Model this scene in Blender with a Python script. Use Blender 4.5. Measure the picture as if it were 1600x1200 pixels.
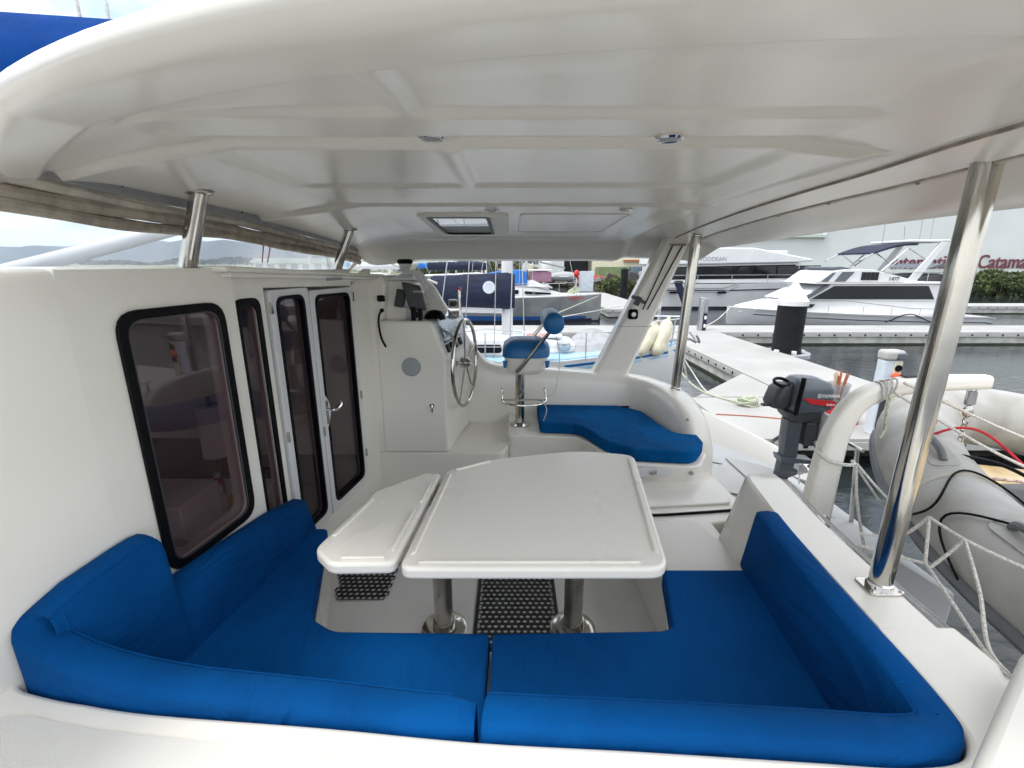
import bpy, math, random
from mathutils import Matrix, Vector
R = math.radians
sc = bpy.context.scene
for o in list(bpy.data.objects): bpy.data.objects.remove(o)

# ------------------------------------------------------------------ camera
cam = bpy.data.cameras.new('camera'); cam.sensor_width = 36; cam.lens = 16.0
cam.clip_start = 0.02; cam.clip_end = 20000
camo = bpy.data.objects.new('camera', cam); sc.collection.objects.link(camo)
camo.location = (0, 0, 1.57); camo.rotation_euler = (R(90 - 14.7), 0, 0)
sc.camera = camo
# ------------------------------------------------------------------ sky, sun, exposure
SUN_EL, SUN_ROT = 60, 250
w = bpy.data.worlds.new('World'); sc.world = w; w.use_nodes = True
nt = w.node_tree; nt.nodes.clear()
def N(t, kind, **kw):
    n = t.nodes.new(kind)
    for k, v in kw.items(): setattr(n, k, v)
    return n
out = N(nt, 'ShaderNodeOutputWorld'); bg = N(nt, 'ShaderNodeBackground')
sky = N(nt, 'ShaderNodeTexSky', sky_type='NISHITA', sun_disc=False, sun_elevation=R(SUN_EL), sun_rotation=R(SUN_ROT))
sky.dust_density = 1.5
geo = N(nt, 'ShaderNodeTexCoord')
sep = N(nt, 'ShaderNodeSeparateXYZ'); nt.links.new(geo.outputs['Generated'], sep.inputs[0])
# clouds: project the view direction on a flat layer
zc = N(nt, 'ShaderNodeMath', operation='MAXIMUM'); zc.inputs[1].default_value = 0.0; nt.links.new(sep.outputs[2], zc.inputs[0])
za = N(nt, 'ShaderNodeMath', operation='ADD'); za.inputs[1].default_value = 0.10; nt.links.new(zc.outputs[0], za.inputs[0])
dx = N(nt, 'ShaderNodeMath', operation='DIVIDE'); dy = N(nt, 'ShaderNodeMath', operation='DIVIDE')
nt.links.new(sep.outputs[0], dx.inputs[0]); nt.links.new(za.outputs[0], dx.inputs[1])
nt.links.new(sep.outputs[1], dy.inputs[0]); nt.links.new(za.outputs[0], dy.inputs[1])
cmb = N(nt, 'ShaderNodeCombineXYZ'); nt.links.new(dx.outputs[0], cmb.inputs[0]); nt.links.new(dy.outputs[0], cmb.inputs[1])
n1 = N(nt, 'ShaderNodeTexNoise'); n1.inputs['Scale'].default_value = 0.9; n1.inputs['Detail'].default_value = 8; n1.inputs['Roughness'].default_value = .6
nt.links.new(cmb.outputs[0], n1.inputs['Vector'])
r1 = N(nt, 'ShaderNodeMapRange'); r1.inputs[1].default_value = .33; r1.inputs[2].default_value = .55; nt.links.new(n1.outputs[0], r1.inputs[0])
n2 = N(nt, 'ShaderNodeTexNoise'); n2.inputs['Scale'].default_value = 1.7; n2.inputs['Detail'].default_value = 6
nt.links.new(cmb.outputs[0], n2.inputs['Vector'])
cr = N(nt, 'ShaderNodeValToRGB'); cr.color_ramp.elements[0].position = .32; cr.color_ramp.elements[0].color = (5.6, 5.85, 6.15, 1)
cr.color_ramp.elements[1].position = .66; cr.color_ramp.elements[1].color = (8.9, 9.0, 9.05, 1)
nt.links.new(n2.outputs[0], cr.inputs[0])
mx = N(nt, 'ShaderNodeMix', data_type='RGBA')
nt.links.new(r1.outputs[0], mx.inputs[0]); nt.links.new(sky.outputs[0], mx.inputs[6]); nt.links.new(cr.outputs[0], mx.inputs[7])
nt.links.new(mx.outputs[2], bg.inputs[0]); bg.inputs[1].default_value = 0.10
nt.links.new(bg.outputs[0], out.inputs[0])
sun = bpy.data.lights.new('sun', 'SUN'); sun.energy = .85; sun.angle = R(14); sun.color = (1, .97, .92)
suno = bpy.data.objects.new('sun', sun); sc.collection.objects.link(suno)
# sun direction follows the sky's sun
sd = Vector((math.sin(R(SUN_ROT)) * math.cos(R(SUN_EL)), math.cos(R(SUN_ROT)) * math.cos(R(SUN_EL)), math.sin(R(SUN_EL))))
suno.rotation_euler = sd.to_track_quat('Z', 'Y').to_euler()
suno.location = (0, 0, 30)
vs = sc.view_settings; vs.view_transform = 'Standard'; vs.look = 'None'; vs.exposure = 1.48; vs.gamma = 1; vs.use_curve_mapping = False
sc.render.engine = 'CYCLES'
cy = sc.cycles; cy.use_denoising = True; cy.max_bounces = 7; cy.transparent_max_bounces = 16; cy.diffuse_bounces = 4; cy.volume_bounces = 0; cy.use_adaptive_sampling = True; cy.adaptive_threshold = .02
cy.sample_clamp_indirect = 8

# ------------------------------------------------------------------ materials
MATS = {}
def mat(name, col, rough=.5, metal=0, var=.06, vscale=3, bump=0, bscale=200, coat=0, spec=.5, vcol=None, det=4, bdist=.002):
    m = bpy.data.materials.new(name); m.use_nodes = True; t = m.node_tree; b = t.nodes['Principled BSDF']
    b.inputs['Roughness'].default_value = rough; b.inputs['Metallic'].default_value = metal
    b.inputs['Specular IOR Level'].default_value = spec; b.inputs['Coat Weight'].default_value = coat
    b.inputs['Coat Roughness'].default_value = .08
    tc = N(t, 'ShaderNodeTexCoord')
    c4 = (*col, 1)
    if var > 0:
        n = N(t, 'ShaderNodeTexNoise'); n.inputs['Scale'].default_value = vscale; n.inputs['Detail'].default_value = det
        t.links.new(tc.outputs['Object'], n.inputs['Vector'])
        ra = N(t, 'ShaderNodeValToRGB')
        lo = vcol if vcol else tuple(c * (1 - var * 2) for c in col)
        ra.color_ramp.elements[0].position = .36; ra.color_ramp.elements[0].color = (*lo, 1)
        ra.color_ramp.elements[1].position = .62; ra.color_ramp.elements[1].color = c4
        t.links.new(n.outputs[0], ra.inputs[0]); t.links.new(ra.outputs[0], b.inputs['Base Color'])
        mr = N(t, 'ShaderNodeMapRange'); mr.inputs[3].default_value = max(0, rough - .06); mr.inputs[4].default_value = min(1, rough + .08)
        t.links.new(n.outputs[0], mr.inputs[0]); t.links.new(mr.outputs[0], b.inputs['Roughness'])
    else: b.inputs['Base Color'].default_value = c4
    if bump > 0:
        n = N(t, 'ShaderNodeTexNoise'); n.inputs['Scale'].default_value = bscale; n.inputs['Detail'].default_value = 3
        t.links.new(tc.outputs['Object'], n.inputs['Vector'])
        bp = N(t, 'ShaderNodeBump'); bp.inputs['Strength'].default_value = bump; bp.inputs['Distance'].default_value = bdist
        t.links.new(n.outputs[0], bp.inputs['Height']); t.links.new(bp.outputs[0], b.inputs['Normal'])
    MATS[name] = m
    return m
mat('gelcoat', (.82, .79, .72), .24, var=.03, vscale=1.6, vcol=(.785, .755, .685), coat=.2, bump=.06, bscale=5, bdist=.003)
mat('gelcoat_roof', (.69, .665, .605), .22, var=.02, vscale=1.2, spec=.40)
mat('gelcoat_matt', (.80, .78, .72), .5, var=.04, vscale=2.5, bump=.1, bscale=30)
mat('nonskid', (.68, .67, .635), .62, var=.05, vscale=2, bump=.5, bscale=420, bdist=.0015)
mat('table_white', (.83, .80, .74), .27, var=.02, vscale=2, bump=.1, bscale=350, bdist=.0005, vcol=(.815, .786, .725), det=3)
mat('stainless', (.54, .52, .475), .13, 1, var=.06, vscale=9)
mat('brushed', (.62, .60, .55), .28, 1, var=.08, vscale=12)
mat('speaker_grey', (.36, .39, .40), .6, var=.05)
mat('chrome', (.75, .75, .75), .07, 1, var=0)
mat('alu', (.55, .56, .57), .4, 1, var=.08, vscale=6)
mat('alu_grey', (.32, .33, .34), .45, .3, var=.08, vscale=20)
mat('black', (.004, .004, .005), .4, var=0, spec=.1)
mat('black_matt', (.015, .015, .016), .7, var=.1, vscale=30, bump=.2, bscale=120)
mat('dark_grey', (.045, .047, .05), .45, var=.1, vscale=12)
mat('slate', (.085, .10, .12), .32, var=.08, vscale=8, coat=.2)
mat('red', (.55, .02, .02), .4, var=.05)
mat('white_paint', (.68, .685, .69), .3, var=.03, vscale=1.5)
mat('white_plain', (.82, .82, .82), .5, var=0)
mat('beige_canvas', (.58, .54, .46), .85, var=.14, vscale=14, bump=.5, bscale=60, bdist=.006)
mat('brown_canvas', (.42, .37, .30), .85, var=.16, vscale=18, bump=.5, bscale=70, bdist=.006)
mat('navy_canvas', (.008, .014, .045), .8, var=.2, vscale=4, bump=.8, bscale=5, bdist=.05)
mat('blue_sailcover', (.002, .05, .24), .9, spec=.1, var=.12, vscale=3, bump=.6, bscale=6, bdist=.03)
mat('blue_tarp', (.01, .16, .55), .5, var=.15, vscale=4, bump=.6, bscale=5, bdist=.05)
mat('teal_vinyl', (.002, .13, .36), .42, var=.1, vscale=5, bump=.3, bscale=30, bdist=.004)
mat('light_blue', (.36, .58, .75), .5, var=.1, vscale=3)
mat('pale_blue', (.58, .64, .70), .45, var=.06, vscale=3)
mat('rope', (.68, .66, .61), .85, var=.3, vscale=160, vcol=(.42, .39, .35), bump=.6, bscale=180, bdist=.003)
mat('rope_white', (.70, .69, .66), .85, var=.15, vscale=90, bump=.6, bscale=200, bdist=.003)
mat('rope_green', (.55, .60, .45), .85, var=.25, vscale=60)
mat('rope_red', (.45, .015, .03), .8, var=.1, vscale=60)
mat('hypalon', (.40, .395, .375), .5, var=.16, vscale=5, bump=.25, bscale=14, bdist=.006, vcol=(.30, .29, .26), det=7)
mat('hypalon_dark', (.14, .15, .16), .55, var=.1, vscale=8)
mat('hypalon_stain', (.46, .44, .38), .6, var=.3, vscale=5, vcol=(.36, .31, .2), det=6)
mat('stained_floor', (.66, .58, .42), .6, var=.3, vscale=4, vcol=(.45, .30, .12), det=7)
mat('grey_grip', (.13, .13, .13), .8, var=.25, vscale=9, bump=.4, bscale=80)
mat('concrete', (.40, .395, .38), .8, var=.06, vscale=1.1, bump=.3, bscale=40, det=10)
mat('concrete_side', (.50, .50, .47), .8, var=.18, vscale=2.5, bump=.3, bscale=25, det=8, vcol=(.33, .34, .30))
mat('weed', (.035, .035, .018), .9, var=.3, vscale=9, bump=.8, bscale=30, bdist=.02)
mat('pile_black', (.010, .011, .013), .6, spec=.2, var=.25, vscale=3, bump=.3, bscale=12)
mat('grey_hull', (.36, .37, .38), .38, var=.16, vscale=1.2, metal=.35, det=6)
mat('antifoul_blue', (.01, .08, .28), .55, var=.15)
mat('antifoul_dark', (.012, .014, .03), .6, var=.1)
mat('boat_glass', (.008, .010, .014), .06, var=0, spec=.3)
mat('shed_wall', (.56, .59, .61), .6, var=.03, vscale=.2)
mat('shed_roof', (.52, .58, .55), .6, var=.08, vscale=.1)
mat('burgundy', (.12, .012, .035), .5, var=0)
mat('text_dark', (.03, .03, .05), .5, var=0)
mat('container_green', (.20, .26, .12), .7, var=.15, vscale=1)
mat('container_blue', (.13, .18, .24), .7, var=.15, vscale=1)
mat('timber', (.28, .20, .12), .85, var=.25, vscale=3)
mat('cream', (.72, .68, .52), .5, var=.12, vscale=6)
mat('orange', (.75, .12, .03), .5, var=.05)
mat('grass', (.10, .12, .035), .95, var=.3, vscale=.15, vcol=(.16, .13, .06), det=8)
mat('rock', (.20, .18, .15), .9, var=.3, vscale=1.5, bump=.8, bscale=4, bdist=.15)
mat('leaf', (.085, .12, .028), .6, var=.35, vscale=1.1, det=5)
mat('leaf_far', (.030, .045, .018), .8, var=.3, vscale=.05)
mat('mountain', (.045, .058, .05), .95, var=.3, vscale=.004, bump=1, bscale=.012, bdist=40, det=9)
mat('field', (.24, .22, .12), .95, var=.3, vscale=.01, vcol=(.15, .17, .06), det=6)
mat('brown_interior', (.26, .18, .135), .55, var=.15, vscale=3)
mat('plum', (.30, .15, .22), .7, var=.1)
mat('paper', (.80, .79, .80), .85, var=.03)
mat('yellow', (.65, .45, .05), .5, var=0)
mat('terracotta', (.42, .13, .06), .6, var=.15, vscale=30)
mat('paper_beige', (.60, .50, .36), .8, var=.1)
mat('tarp_grey', (.40, .41, .42), .6, var=.1, vscale=5, bump=1, bscale=4, bdist=.08)
mat('pink_rope', (.70, .50, .45), .85, var=.3, vscale=50)
mat('dirt', (.18, .155, .11), .95, var=.35, vscale=.5, det=8)

def fabric(name, col):
    m = mat(name, col, .85, var=.14, vscale=2.2, spec=.08); t = m.node_tree; b = t.nodes['Principled BSDF']
    b.inputs['Sheen Weight'].default_value = .0; b.inputs['Sheen Roughness'].default_value = .5
    tc = N(t, 'ShaderNodeTexCoord')
    mp = N(t, 'ShaderNodeMapping'); mp.inputs['Scale'].default_value = (5, 2.2, 4); mp.inputs['Rotation'].default_value = (0, 0, .6)
    t.links.new(tc.outputs['Object'], mp.inputs[0])
    a = N(t, 'ShaderNodeTexNoise'); a.inputs['Scale'].default_value = 1.3; a.inputs['Detail'].default_value = 3; a.inputs['Distortion'].default_value = .9
    t.links.new(mp.outputs[0], a.inputs['Vector'])
    f = N(t, 'ShaderNodeTexNoise'); f.inputs['Scale'].default_value = 700; t.links.new(tc.outputs['Object'], f.inputs['Vector'])
    b1 = N(t, 'ShaderNodeBump'); b1.inputs['Strength'].default_value = .8; b1.inputs['Distance'].default_value = .032
    b2 = N(t, 'ShaderNodeBump'); b2.inputs['Strength'].default_value = .25; b2.inputs['Distance'].default_value = .001
    t.links.new(a.outputs[0], b1.inputs['Height']); t.links.new(f.outputs[0], b2.inputs['Height'])
    t.links.new(b1.outputs[0], b2.inputs['Normal']); t.links.new(b2.outputs[0], b.inputs['Normal'])
    return m
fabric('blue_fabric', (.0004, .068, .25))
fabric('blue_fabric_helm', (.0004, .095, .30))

def glass(name, tint, gloss=.5, haze=None, hz=.0, rough=.0, fres=1.45, base=.0):
    m = bpy.data.materials.new(name); m.use_nodes = True; t = m.node_tree; t.nodes.clear()
    o = N(t, 'ShaderNodeOutputMaterial'); tr = N(t, 'ShaderNodeBsdfTransparent'); tr.inputs[0].default_value = (*tint, 1)
    gl = N(t, 'ShaderNodeBsdfGlossy'); gl.inputs['Roughness'].default_value = rough; gl.inputs[0].default_value = (.95, .95, .97, 1)
    f0 = ((fres - 1) / (fres + 1)) ** 2 + base
    lw = N(t, 'ShaderNodeLayerWeight'); lw.inputs[0].default_value = .5
    pw_ = N(t, 'ShaderNodeMath', operation='POWER'); pw_.inputs[1].default_value = 5; t.links.new(lw.outputs['Facing'], pw_.inputs[0])
    ad = N(t, 'ShaderNodeMath', operation='MULTIPLY_ADD'); ad.inputs[1].default_value = 1 - f0; ad.inputs[2].default_value = f0; ad.use_clamp = True; t.links.new(pw_.outputs[0], ad.inputs[0])
    mxs = N(t, 'ShaderNodeMixShader'); t.links.new(ad.outputs[0], mxs.inputs[0])
    src = tr.outputs[0]
    if haze:
        df = N(t, 'ShaderNodeBsdfTranslucent'); df.inputs[0].default_value = (*haze, 1)
        d2 = N(t, 'ShaderNodeBsdfDiffuse'); d2.inputs[0].default_value = (*haze, 1)
        a2 = N(t, 'ShaderNodeMixShader'); a2.inputs[0].default_value = .5; t.links.new(df.outputs[0], a2.inputs[1]); t.links.new(d2.outputs[0], a2.inputs[2])
        m3 = N(t, 'ShaderNodeMixShader')
        tc = N(t, 'ShaderNodeTexCoord'); nn = N(t, 'ShaderNodeTexNoise'); nn.inputs['Scale'].default_value = 3; nn.inputs['Detail'].default_value = 6
        mp = N(t, 'ShaderNodeMapping'); mp.inputs['Scale'].default_value = (1, 1.6, .5); t.links.new(tc.outputs['Object'], mp.inputs[0]); t.links.new(mp.outputs[0], nn.inputs['Vector'])
        mr = N(t, 'ShaderNodeMapRange'); mr.inputs[1].default_value = .35; mr.inputs[2].default_value = .75; mr.inputs[3].default_value = hz * .4; mr.inputs[4].default_value = hz * 1.8
        t.links.new(nn.outputs[0], mr.inputs[0]); t.links.new(mr.outputs[0], m3.inputs[0])
        t.links.new(tr.outputs[0], m3.inputs[1]); t.links.new(a2.outputs[0], m3.inputs[2]); src = m3.outputs[0]
    t.links.new(src, mxs.inputs[1]); t.links.new(gl.outputs[0], mxs.inputs[2]); t.links.new(mxs.outputs[0], o.inputs[0])
    MATS[name] = m
glass('tinted_glass', (.62, .55, .57), base=.01, fres=1.5)
glass('clear_vinyl', (.93, .95, .97), haze=(.8, .85, .9), hz=.09, rough=.05, fres=1.3)
glass('clear_plastic', (.82, .88, .93), haze=(.7, .78, .85), hz=.12, rough=.08, base=.06)
glass('hatch_glass', (.45, .62, .72), base=.02)
glass('bucket_plastic', (.8, .8, .8), haze=(.7, .7, .7), hz=.3, rough=.1)

def water_mat():
    m = mat('water', (.020, .026, .028), .05, var=0, spec=.5); t = m.node_tree; b = t.nodes['Principled BSDF']
    b.inputs['IOR'].default_value = 1.33
    tc = N(t, 'ShaderNodeTexCoord')
    mp = N(t, 'ShaderNodeMapping'); mp.inputs['Scale'].default_value = (1, 2.0, 1); t.links.new(tc.outputs['Object'], mp.inputs[0])
    a = N(t, 'ShaderNodeTexNoise'); a.inputs['Scale'].default_value = 2.2; a.inputs['Detail'].default_value = 5; t.links.new(mp.outputs[0], a.inputs['Vector'])
    bp = N(t, 'ShaderNodeBump'); bp.inputs['Strength'].default_value = .28; bp.inputs['Distance'].default_value = .06
    t.links.new(a.outputs[0], bp.inputs['Height']); t.links.new(bp.outputs[0], b.inputs['Normal'])
water_mat()

# ------------------------------------------------------------------ mesh helpers
COL = sc.collection
def rrect(x0, x1, y0, y1, r, n=5):
    return rpoly([(x0, y0), (x1, y0), (x1, y1), (x0, y1)], r, n)
def rpoly(pts, r, n=5):
    res = []; L = len(pts)
    for i in range(L):
        p = Vector(pts[i][:2]); a = Vector(pts[i - 1][:2]); c = Vector(pts[(i + 1) % L][:2])
        rr = pts[i][2] if len(pts[i]) > 2 else r
        if rr <= 0: res.append((p.x, p.y)); continue
        u = (a - p); v = (c - p); lu, lv = u.length, v.length; u.normalize(); v.normalize()
        ang = u.angle(v)
        d = rr / math.tan(ang / 2) if ang < 3.1 else 0
        d = min(d, lu * .49, lv * .49)
        if d < 1e-5: res.append((p.x, p.y)); continue
        p0 = p + u * d; p2 = p + v * d
        for k in range(n + 1):
            s = k / n; q = p0 * (1 - s) ** 2 + p * 2 * s * (1 - s) + p2 * s * s
            res.append((q.x, q.y))
    return res
def catmull(pts, n=6, closed=False):
    P = [Vector(p) for p in pts]; L = len(P); res = []
    rng = range(L if closed else L - 1)
    for i in rng:
        if closed: p0, p1, p2, p3 = P[i - 1], P[i], P[(i + 1) % L], P[(i + 2) % L]
        else: p0, p1, p2, p3 = P[max(i - 1, 0)], P[i], P[i + 1], P[min(i + 2, L - 1)]
        for k in range(n):
            t = k / n
            res.append(.5 * ((2 * p1) + (p2 - p0) * t + (2 * p0 - 5 * p1 + 4 * p2 - p3) * t * t + (3 * p1 - p0 - 3 * p2 + p3) * t ** 3))
    if not closed: res.append(P[-1])
    return res
class MB:
    def __init__(s): s.v = []; s.f = []; s.M = None
    def add(s, vs, fs):
        o = len(s.v)
        s.v += [tuple(s.M @ Vector(p)) if s.M else tuple(p) for p in vs]
        s.f += [tuple(i + o for i in f) for f in fs]; return s
    def box(s, x0, x1, y0, y1, z0, z1):
        return s.add([(x0, y0, z0), (x1, y0, z0), (x1, y1, z0), (x0, y1, z0), (x0, y0, z1), (x1, y0, z1), (x1, y1, z1), (x0, y1, z1)],
                     [(3, 2, 1, 0), (4, 5, 6, 7), (0, 1, 5, 4), (1, 2, 6, 5), (2, 3, 7, 6), (3, 0, 4, 7)])
    def prism(s, poly, z0, z1, axis='z'):
        n = len(poly)
        def P(p, z):
            if axis == 'z': return (p[0], p[1], z)
            if axis == 'y': return (p[0], z, p[1])
            return (z, p[0], p[1])
        vs = [P(p, z0) for p in poly] + [P(p, z1) for p in poly]
        fs = [tuple(range(n - 1, -1, -1)), tuple(range(n, 2 * n))] + [(i, (i + 1) % n, (i + 1) % n + n, i + n) for i in range(n)]
        return s.add(vs, fs)
    def frame(s, outer, inner, z0, z1, axis='z'):     # ring between two polygons of equal count
        n = len(outer)
        def P(p, z):
            if axis == 'z': return (p[0], p[1], z)
            if axis == 'y': return (p[0], z, p[1])
            return (z, p[0], p[1])
        vs = [P(p, z0) for p in outer] + [P(p, z0) for p in inner] + [P(p, z1) for p in outer] + [P(p, z1) for p in inner]
        fs = []
        for i in range(n):
            j = (i + 1) % n
            fs += [(i, i + n, j + n, j), (i + 2 * n, j + 2 * n, j + 3 * n, i + 3 * n), (i, j, j + 2 * n, i + 2 * n), (i + n, i + 3 * n, j + 3 * n, j + n)]
        return s.add(vs, fs)
    def loft(s, rings, cap=True, closed=True):
        n = len(rings[0]); vs = [p for r in rings for p in r]; fs = []
        for k in range(len(rings) - 1):
            for i in range(n if closed else n - 1):
                j = (i + 1) % n
                fs.append((k * n + i, k * n + j, (k + 1) * n + j, (k + 1) * n + i))
        if cap and closed: fs += [tuple(range(n - 1, -1, -1)), tuple(range((len(rings) - 1) * n, len(rings) * n))]
        return s.add(vs, fs)
    def tube(s, pts, r, n=8, closed=False):
        P = [Vector(p) for p in pts]; L = len(P); rings = []; up = None
        for i in range(L):
            if closed: d = P[(i + 1) % L] - P[i - 1]
            else: d = P[min(i + 1, L - 1)] - P[max(i - 1, 0)]
            if d.length < 1e-9: d = Vector((0, 0, 1))
            d.normalize()
            if up is None: up = Vector((0, 0, 1)) if abs(d.z) < .9 else Vector((1, 0, 0))
            a = d.cross(up)
            if a.length < 1e-4: a = d.cross(Vector((1, .3, 0)))
            a.normalize(); b = a.cross(d).normalized(); up = b
            rr = r[i] if isinstance(r, (list, tuple)) else r
            rings.append([tuple(P[i] + a * rr * math.cos(2 * math.pi * k / n) + b * rr * math.sin(2 * math.pi * k / n)) for k in range(n)])
        if closed: rings.append(rings[0])
        return s.loft(rings, cap=not closed)
    def lathe(s, prof, c=(0, 0, 0), n=20, axis='z'):
        rings = []
        for r, h in prof:
            ring = []
            for k in range(n):
                a = 2 * math.pi * k / n; u, v = r * math.cos(a), r * math.sin(a)
                q = (u, v, h) if axis == 'z' else ((h, u, v) if axis == 'x' else (v, h, u))
                ring.append((c[0] + q[0], c[1] + q[1], c[2] + q[2]))
            rings.append(ring)
        return s.loft(rings)
    def ell(s, c, rx, ry, rz, n=12, m=8, p=1.0):
        def sg(x): return math.copysign(abs(x) ** p, x)
        rings = []
        for i in range(m + 1):
            a = -math.pi / 2 + math.pi * i / m; cr_, z = max(abs(math.cos(a)) ** p, .001), sg(math.sin(a))
            rings.append([(c[0] + rx * cr_ * sg(math.cos(2 * math.pi * k / n)), c[1] + ry * cr_ * sg(math.sin(2 * math.pi * k / n)), c[2] + rz * z) for k in range(n)])
        return s.loft(rings)
    def build(s, name, m, parent=None, bevel=0, seg=2, angle=35, kind=None, smooth=True, loc=None):
        me = bpy.data.meshes.new(name); me.from_pydata(s.v, [], s.f)
        import bmesh
        bm = bmesh.new(); bm.from_mesh(me); bmesh.ops.recalc_face_normals(bm, faces=bm.faces); bm.to_mesh(me); bm.free()
        me.materials.append(MATS[m])
        if smooth:
            me.polygons.foreach_set('use_smooth', [True] * len(me.polygons)); me.set_sharp_from_angle(angle=R(angle))
        o = bpy.data.objects.new(name, me); COL.objects.link(o)
        if parent:
            o.parent = parent
            o.matrix_parent_inverse = parent.matrix_basis.inverted()
        if bevel:
            b = o.modifiers.new('bevel', 'BEVEL'); b.width = bevel; b.segments = seg; b.limit_method = 'ANGLE'; b.angle_limit = R(30); b.harden_normals = False
        if kind: o['kind'] = kind
        return o
def mb(): return MB()
def tag(o, label, cat, group=None):
    o['label'] = label; o['category'] = cat
    if group: o['group'] = group
    return o
def thing(name, label, cat, loc=(0, 0, 0), group=None):
    o = bpy.data.objects.new(name, None); COL.objects.link(o); o.location = loc; o.empty_display_size = .1
    return tag(o, label, cat, group)
def struct(o): o['kind'] = 'structure'; return o
def text(name, s, size, m, parent, M, extrude=.002, align='LEFT', xs=1, bold=0):
    cu = bpy.data.curves.new(name, 'FONT'); cu.body = s; cu.size = size; cu.extrude = extrude; cu.align_x = align; cu.resolution_u = 3; cu.offset = bold * size
    t = bpy.data.objects.new(name, cu); COL.objects.link(t); bpy.context.view_layer.update()
    me = bpy.data.meshes.new_from_object(t.evaluated_get(bpy.context.evaluated_depsgraph_get()))
    bpy.data.objects.remove(t); me.materials.clear(); me.materials.append(MATS[m])
    me.transform(M @ Matrix.Diagonal((xs, 1, 1, 1)))
    o = bpy.data.objects.new(name, me); COL.objects.link(o); o.parent = parent
    if parent: o.matrix_parent_inverse = parent.matrix_basis.inverted()
    return o
def FR(origin, ex, ez):   # frame: local x = ex, local y = ez (text up), local z = normal
    ex = Vector(ex).normalized(); ey = Vector(ez).normalized(); n = ex.cross(ey).normalized(); ey = n.cross(ex)
    return Matrix(((ex.x, ey.x, n.x, origin[0]), (ex.y, ey.y, n.y, origin[1]), (ex.z, ey.z, n.z, origin[2]), (0, 0, 0, 1)))
def sstep(a, b, x):
    if a == b: return 0. if x < a else 1.
    t = min(1, max(0, (x - a) / (b - a))); return t * t * (3 - 2 * t)

# ================================================================== setting: water
WZ = -1.25
struct(mb().add([(-3000, -200, WZ), (3000, -200, WZ), (3000, 6000, WZ), (-3000, 6000, WZ)], [(0, 1, 2, 3)]).build('water', 'water', smooth=False))

# ================================================================== own catamaran
boat = thing('catamaran', 'white sailing catamaran whose cockpit, cabin bulkhead and hardtop fill the picture', 'boat', (0, 0, 0))
def xb(y): return -1.31 + .15 * y 
BN = Vector((.989, -.148, 0)); BE = Vector((.148, .989, 0))
def BP(y, z, off=0): return (-1.31 + .15 * y + BN.x * off, y + BN.y * off, z)
def bprism(m_, poly, o0, o1):       # polygon in (y, z) on the bulkhead, from offset o0 to o1
    n = len(poly)
    vs = [BP(p[0], p[1], o0) for p in poly] + [BP(p[0], p[1], o1) for p in poly]
    return m_.add(vs, [tuple(range(n - 1, -1, -1)), tuple(range(n, 2 * n))] + [(i, (i + 1) % n, (i + 1) % n + n, i + n) for i in range(n)])
def bframe(m_, outer, inner, o0, o1):
    n = len(outer)
    vs = [BP(*p, o0) for p in outer] + [BP(*p, o0) for p in inner] + [BP(*p, o1) for p in outer] + [BP(*p, o1) for p in inner]
    fs = []
    for i in range(n):
        j = (i + 1) % n
        fs += [(i, i + n, j + n, j), (i + 2 * n, j + 2 * n, j + 3 * n, i + 3 * n), (i, j, j + 2 * n, i + 2 * n), (i + n, i + 3 * n, j + 3 * n, j + n)]
    return m_.add(vs, fs)

# --- sole, hull, decks
mb().box(-1.25, .75, 1.0, 3.0, -.06, 0).build('cockpit_sole', 'nonskid', boat)
mb().box(-3.9, 1.20, -.9, 4.0, -.55, -.061).build('bridge_deck', 'gelcoat', boat)
# starboard hull: lofted, with sloping stern
rings = []
for x, zt in [(-4, -.08), (.55, -.08), (1.22, .20), (1.7, .12), (2.3, -.10), (2.7, -.35)]:
    b_ = 0 if x < 2 else .1
    rings.append([(x, 2.25 + b_, zt - .02), (x, 3.86 - b_, zt - .02), (x, 3.92 - b_, zt - .3), (x, 3.8 - b_, -.9), (x, 3.4, -1.5), (x, 2.7, -1.5), (x, 2.25 + b_, -.9)])
mb().loft(rings).build('hull', 'white_paint', boat, bevel=.02)
# bulwark of the starboard quarter, sloping down aft
rings = []
for x, zt, yo in [(.9, .62, 3.92), (1.3, .47, 3.93), (1.6, .36, 3.92), (2.1, .13, 3.86), (2.6, -.12, 3.76)]:
    zi = .22 if x < 1.3 else .22 - (x - 1.2) * .30
    rings.append([(x, yo, zt - .35), (x, yo, zt), (x, yo - .07, zt + .012), (x, yo - .11, zt - .01), (x, yo - .26, zi - .03)])
mb().loft(rings).build('bulwark', 'gelcoat', boat, angle=50)
# nonskid panels on the starboard aft deck, each its own piece
for poly in ([(1.30, 2.62), (1.62, 2.62), (1.62, 3.10), (1.30, 3.10)], [(1.30, 3.13), (1.60, 3.13), (1.42, 3.55), (1.30, 3.55)], [(1.66, 2.55), (2.05, 2.55), (2.05, 3.3), (1.66, 3.3)]):
    pl = mb().prism(rpoly(poly, .04), 0, .004); pl.v = [(x, y, z + .206 - (x - 1.2) * (.2 if x < 1.7 else .245) + (.022 if x >= 1.7 else 0)) for x, y, z in pl.v]
    pl.build('deck_panel', 'nonskid', boat)
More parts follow.
